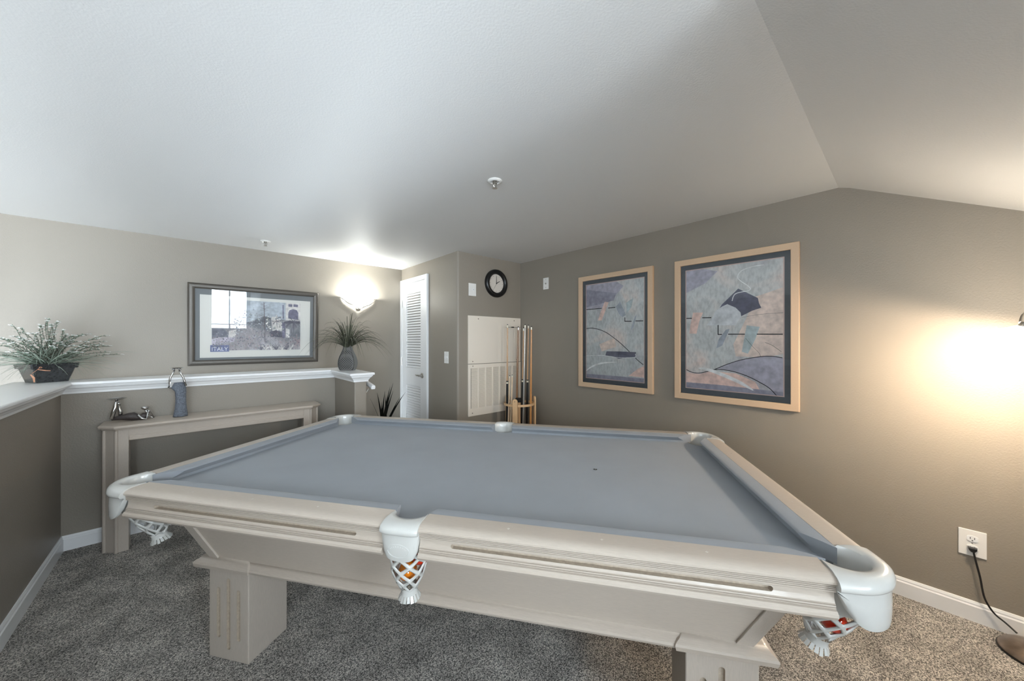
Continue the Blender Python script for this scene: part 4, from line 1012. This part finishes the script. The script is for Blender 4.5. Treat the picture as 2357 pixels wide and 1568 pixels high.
# ================================================================== CUE RACK and cues in the corner
RC = Vector((2.535, 2.715, 0)); rack = empty('cue_rack', RC); tag(rack, 'round pale wood floor rack for cues in the corner', 'cue rack')
RZ = .690; RR = .160
b = MB(); seg = 40
def ring_at(r, z): return [(r * math.cos(2 * math.pi * k / seg), r * math.sin(2 * math.pi * k / seg), z) for k in range(seg)]
def annulus(r0, r1, za, zb): return MB().loft([ring_at(r0, za), ring_at(r1, za), ring_at(r1, zb), ring_at(r0, zb), ring_at(r0, za)], caps=False)
annulus(RR - .014, RR, RZ - .011, RZ + .011).build('ring', 'rackw', rack, smooth=True, angle=40)
b = MB(); b.lathe([(RR + .03, .001), (RR + .03, .022), (RR + .02, .030), (.01, .031)], (0, 0, 0), 40); b.build('base', 'rackw', rack, smooth=True, angle=40)
MB().lathe([(.036, RZ + .015), (.040, RZ + .05), (.034, RZ + .055), (.01, RZ + .056)], (0, 0, 0), 28).build('top_tray', 'blackmat', rack, smooth=True, angle=40)
MB().tube([(0, 0, .03), (0, 0, RZ + .02)], .016, 12).build('centre_post', 'rackw', rack, smooth=True)
camdir = math.atan2(-RC.y, -RC.x)
for da in (-.24, 1.85, -2.34):
    a = camdir + da; dx, dy = math.cos(a), math.sin(a); b = MB(); hw = .026; ring = []
    for k in range(9): t = math.pi * k / 8; ring.append((hw * math.cos(t), RZ + .045 + hw * math.sin(t)))
    ring += [(-hw, .025), (hw, .025)]
    for r0 in (RR + .001,): b.loft([[(dx * r0 - dy * x, dy * r0 + dx * x, z) for x, z in ring], [(dx * (r0 + .018) - dy * x, dy * (r0 + .018) + dx * x, z) for x, z in ring]])
    up = b.build('upright', 'rackw', rack, bevel=.002)
    MB().lathe([(.004, 0), (.004, .002)], (dx * (RR + .019), dy * (RR + .019), RZ + .045), 10, mat4=(Matrix.Rotation(a, 3, 'Z') @ Matrix.Rotation(math.radians(90), 3, 'Y'))).build('bolt', 'blackmat', up)
def cue(px_top, px_ring, shaft, rt, rb, label, butt=None, rad=.14, name='pool_cue', tipm='ballw', z_butt=.93):
    """cue standing on the rack base; seen positions at its tip and at ring height give its lean"""
    def at_r(px, py, dep):      # point on sight ray at given distance in front of rack centre line
        r_ = ray(px, py); d = Vector((RC.x, RC.y, 0)).length + dep; k = d / math.hypot(r_.x, r_.y); return O0 + r_ * k
    lat_ = (px_ring - 1195.5) / 222.0; dep = math.copysign(math.sqrt(max(0.0, .130 ** 2 - lat_ ** 2)), rad); top_ = at_r(px_top[0], px_top[1], dep); mid = at_r(px_ring, 928, dep)
    mid.z = RZ; d = (top_ - mid); bot = mid - d * ((RZ - .034) / d.z)
    k = math.hypot(bot.x - RC.x, bot.y - RC.y)
    if k > .14: bot = Vector((RC.x + (bot.x - RC.x) * .14 / k, RC.y + (bot.y - RC.y) * .14 / k, bot.z))
    bot.z = .034
    root = empty(name, bot); tag(root, label, 'cue', 'cues standing in the corner rack'); T = top_ - bot
    P_ = lambda t: T * t; zt = T.z; R_ = lambda t: rb + (rt - rb) * t
    tb = (z_butt - .034) / zt if butt else 0.0
    b = MB(); b.tube([P_(tb), P_(.5 * (tb + .975)), P_(.975)], [R_(tb), R_(.5 * (tb + .975)), R_(.975)], 10); b.build('shaft', shaft, root, smooth=True)
    b = MB(); b.tube([P_(.975), P_(.994)], [rt * 1.02, rt], 10); b.build('ferrule', tipm, root, smooth=True)
    b = MB(); b.tube([P_(.994), P_(1)], [rt, rt * .8], 10); b.build('tip', 'blackmat', root, smooth=True)
    if butt:
        b = MB(); b.tube([P_(0), P_(tb * .5), P_(tb)], [rb * 1.35, rb * 1.25, rb * 1.05], 10); b.build('butt', butt, root, smooth=True)
        b = MB(); b.tube([P_(tb - .020), P_(tb - .008)], [rb * 1.12, rb * 1.10], 10); b.build('collar', 'ballw', root, smooth=True)
    return root, P_
cue((1168.2, 746.5), 1167.3, 'cue_t', .0065, .011, 'leftmost long tan cue with black butt in the rack', 'black', -.10)
cue((1173.2, 864.5), 1171.0, 'cue_l', .0065, .010, 'left one of two short pale cues in the rack', None, -.06, z_butt=.6)
cue((1179.2, 862.5), 1177.0, 'cue_l', .0065, .010, 'right one of two short pale cues in the rack', None, -.03, z_butt=.6)
rt_, PB = cue((1193.0, 752.0), 1189.5, 'cue_b', .009, .0145, 'brown bridge stick with thin metal crosspiece near its tip', None, .02, 'bridge_stick', 'nickel')
e_ = PB(.995); dv = Vector((CO, -SI, 0))
MB().tube([e_ - dv * .135, e_ + dv * .03], .0026, 6).build('crosspiece', 'nickel', rt_); MB().tube([e_ - dv * .075, e_ - dv * .045], .006, 8).build('bridge_block', 'black', rt_)
cue((1205.2, 754.0), 1202.0, 'cue_t', .0062, .0105, 'slim tan cue behind the silver one in the rack', 'black', .05)
cue((1208.8, 746.5), 1205.0, 'cue_s', .0070, .0115, 'silver metallic cue with black-banded top in the rack', None, -.145)
cue((1216.4, 748.0), 1213.4, 'cue_t', .0065, .011, 'tan cue with black and white butt second from right', 'black', .06)
cue((1223.2, 751.0), 1221.6, 'cue_o', .0075, .0150, 'rightmost thick amber cue in the rack', None, -.11)

# ================================================================== SCONCE on the back wall
sx = on_y(824, 705, YB); sc = empty('wall_sconce', (sx.x, YB, 1.700)); tag(sc, 'lit white winged glass wall sconce above the vase grass', 'wall lamp')
top_e = lambda s_: .135 + .012 * math.cos(s_ * math.pi)
rows_ = []; NS = 24
for j in range(9):
    v = j / 8; row = []
    for i in range(NS + 1):
        s_ = 2 * i / NS - 1
        zlow = .010 + .116 * (.75 * abs(s_) + .25 * s_ * s_ + .07 * math.sin(abs(s_) * 6.28)); zhi = .128 + .008 * abs(s_)
        z = zlow + (zhi - zlow) * v; depth = (.025 + .105 * v ** .6) * math.sqrt(max(0.0, 1 - abs(s_) ** 2.2)) * (1)
        row.append((s_ * .178, -max(.002, depth), z))
    rows_.append(row)
b = MB(); n_ = NS + 1; b.add([p for r_ in rows_ for p in r_], [(j * n_ + i, j * n_ + i + 1, (j + 1) * n_ + i + 1, (j + 1) * n_ + i) for j in range(8) for i in range(NS)])
b.build('glass_bowl', 'opal_s', sc, smooth=True, angle=180)
for sg in (-1, 1):
    b = MB(); b.tube([(sg * .178 * t, -.018 - .045 * math.sqrt(max(0, 1 - t ** 2)), .002 + .116 * (.75 * t + .25 * t * t + .07 * math.sin(t * 6.28))) for t in [k / 14 for k in range(15)]] + [(sg * .192, -.008, .126)], .0052, 8); b.build('metal_trim', 'nickel', sc, smooth=True)
b = MB(); b.tube([(.020, -.115, .030), (.022, -.128, .115), (.085, -.118, .118), (.062, -.118, .080), (.022, -.100, .020)], .0020, 6); b.build('wire_ornament', 'wire', sc)
b = MB(); b.lathe([(.03, 0), (.028, .012), (.012, .016)], (0, -.001, .03), 18, mat4=RX); b.build('wall_mount', 'nickel', sc, smooth=True)
add_wall_light('sconce_bulb', (0, -.095, .120), 17, (.95, 1.0, .98), .035, sc)

# ================================================================== FLOOR LAMP at the right edge
lp = Vector((2.655, -.385, 0)); lamp = empty('floor_lamp', lp); tag(lamp, 'brushed metal floor lamp with glowing white glass shade by outlet', 'floor lamp')
b = MB(); b.lathe([(.118, .001), (.120, .008), (.112, .020), (.085, .032), (.045, .041), (.018, .046), (.014, .060)], (0, 0, 0), 48); b.build('base', 'brushed', lamp, smooth=True, angle=60)
MB().lathe([(.1215, .0005), (.1225, .005), (.1205, .009)], (0, 0, 0), 48).build('base_edge', 'black', lamp, smooth=True)
sh = on_x(2352, 781, 2.41) - lp
MB().tube([(0, 0, .05), (0, 0, 1.42)], .011, 12).build('pole', 'nickel', lamp, smooth=True)
apx = Vector((sh.x, sh.y, sh.z + .082))
b = MB(); b.tube(smooth_line([(0, 0, 1.41), (-.01, .0, 1.47), (-.05, -.005, 1.485), (apx.x * .8, apx.y * .8, apx.z + .02), (apx.x, apx.y, apx.z - .018)], 6), .008, 10); b.build('arm', 'nickel', lamp, smooth=True)
tilt = Matrix.Rotation(math.radians(-8), 3, 'Y') @ Matrix.Rotation(math.radians(14), 3, 'X')
b = MB(); b.lathe([(.020, .066), (.024, .050), (.022, .045)], sh, 20, mat4=tilt); b.build('socket', 'nickel', lamp, smooth=True)
b = MB(); prof = [(.024, .050), (.034, .044), (.048, .034), (.078, .022), (.112, .004), (.132, -.018), (.130, -.022), (.110, .000), (.076, .018), (.046, .030), (.030, .040), (.022, .045)]
b.lathe(prof, sh, 36, mat4=tilt, caps=False); b.build('shade', 'opal', lamp, smooth=True, angle=80)
b = MB(); b.ellipsoid(sh + Vector((0, 0, -.004)), (.024, .024, .026), 16, 10); b.build('bulb', 'bulb', lamp, smooth=True, angle=180)
add_wall_light('floor_lamp_bulb', (sh.x, sh.y, sh.z - .045), 22, (1.0, .81, .61), .03, lamp)
# cord and plug
plug = OUTL - lp + Vector((-.009, 0, -.022))
b = MB(); b.loft([[(plug.x, plug.y + y * s_, plug.z + z * s_) for y, z in ((-.015, .006), (.015, .006), (.015, -.004), (.006, -.016), (-.006, -.016), (-.015, -.004))] for s_ in (1,)] + [[(plug.x - .020, plug.y + y * .85, plug.z + z * .85) for y, z in ((-.015, .006), (.015, .006), (.015, -.004), (.006, -.016), (-.006, -.016), (-.015, -.004))]]); b.build('plug', 'black', lamp, bevel=.002)
cpx = [(2241, 1272), (2247, 1296), (2256, 1330), (2264, 1370), (2275, 1394), (2291, 1415), (2312, 1432), (2328, 1446), (2341, 1458)]
pts = []
for i, (x, y) in enumerate(cpx):
    X = XR - .022 - .006 * math.sin(i / 8 * math.pi) - (.045 * max(0, i - 5) / 3); pts.append(on_x(x, y, X) - lp)
b = MB(); b.tube([plug + Vector((-.014, 0, -.012))] + smooth_line(pts, 4), .0036, 8); b.build('cord', 'cord', lamp, smooth=True)

# ================================================================== SPRINKLERS, HANDRAIL
def sprinkler(p, label):
    root = empty('fire_sprinkler', (p.x, p.y, ZC)); tag(root, label, 'sprinkler', 'ceiling fire sprinklers')
    MB().lathe([(.040, -.0005), (.041, -.004), (.034, -.009), (.026, -.010), (.022, -.003), (.010, -.002)], (0, 0, 0), 32).build('escutcheon', 'white_p', root, smooth=True, angle=50)
    b = MB(); b.lathe([(.012, -.002), (.012, -.016), (.008, -.018), (.004, -.019)], (0, 0, 0), 14)
    for s_ in (-1, 1): b.tube([(s_ * .010, 0, -.016), (s_ * .011, 0, -.028), (s_ * .003, 0, -.038)], .0022, 6)
    b.tube([(0, 0, -.018), (0, 0, -.034)], .0022, 6); b.build('head', 'nickel', root, smooth=True)
    MB().lathe([(.003, -.036), (.014, -.041), (.0145, -.043), (.003, -.042)], (0, 0, 0), 18).build('deflector', 'nickel', root, smooth=True)
sprinkler(on_z(1139, 416, ZC), 'white fire sprinkler in mid ceiling above the pool table')
sprinkler(on_z(611, 555, ZC), 'white fire sprinkler near the back wall above the garden picture')
hr = empty('handrail', (SX1, 3.25, 0)); tag(hr, 'short white handrail end on bracket beside half wall post', 'handrail')
b = MB(); p0_, p1_ = Vector((.050, -.215, .948)), Vector((.050, .30, 1.030)); d = (p1_ - p0_).normalized(); n2 = Vector((0, -d.z, d.y))
ring = [(-.015, -.017), (.015, -.017), (.018, .0), (.013, .017), (-.013, .017), (-.018, .0)]
b.loft([[p0_ + Vector((x, 0, 0)) + n2 * z for x, z in ring], [p1_ + Vector((x, 0, 0)) + n2 * z for x, z in ring]]); b.build('rail', 'trim', hr, bevel=.003)
b = MB(); b.tube([(.002, -.10, .895), (.03, -.10, .895), (.052, -.10, .925), (.052, -.10, .950)], .006, 8); b.lathe([(.026, 0), (.024, .006), (.008, .008)], (.001, -.10, .895), 16, mat4=Matrix.Rotation(math.radians(90), 3, 'Y')); b.build('bracket', 'nickel', hr, smooth=True)
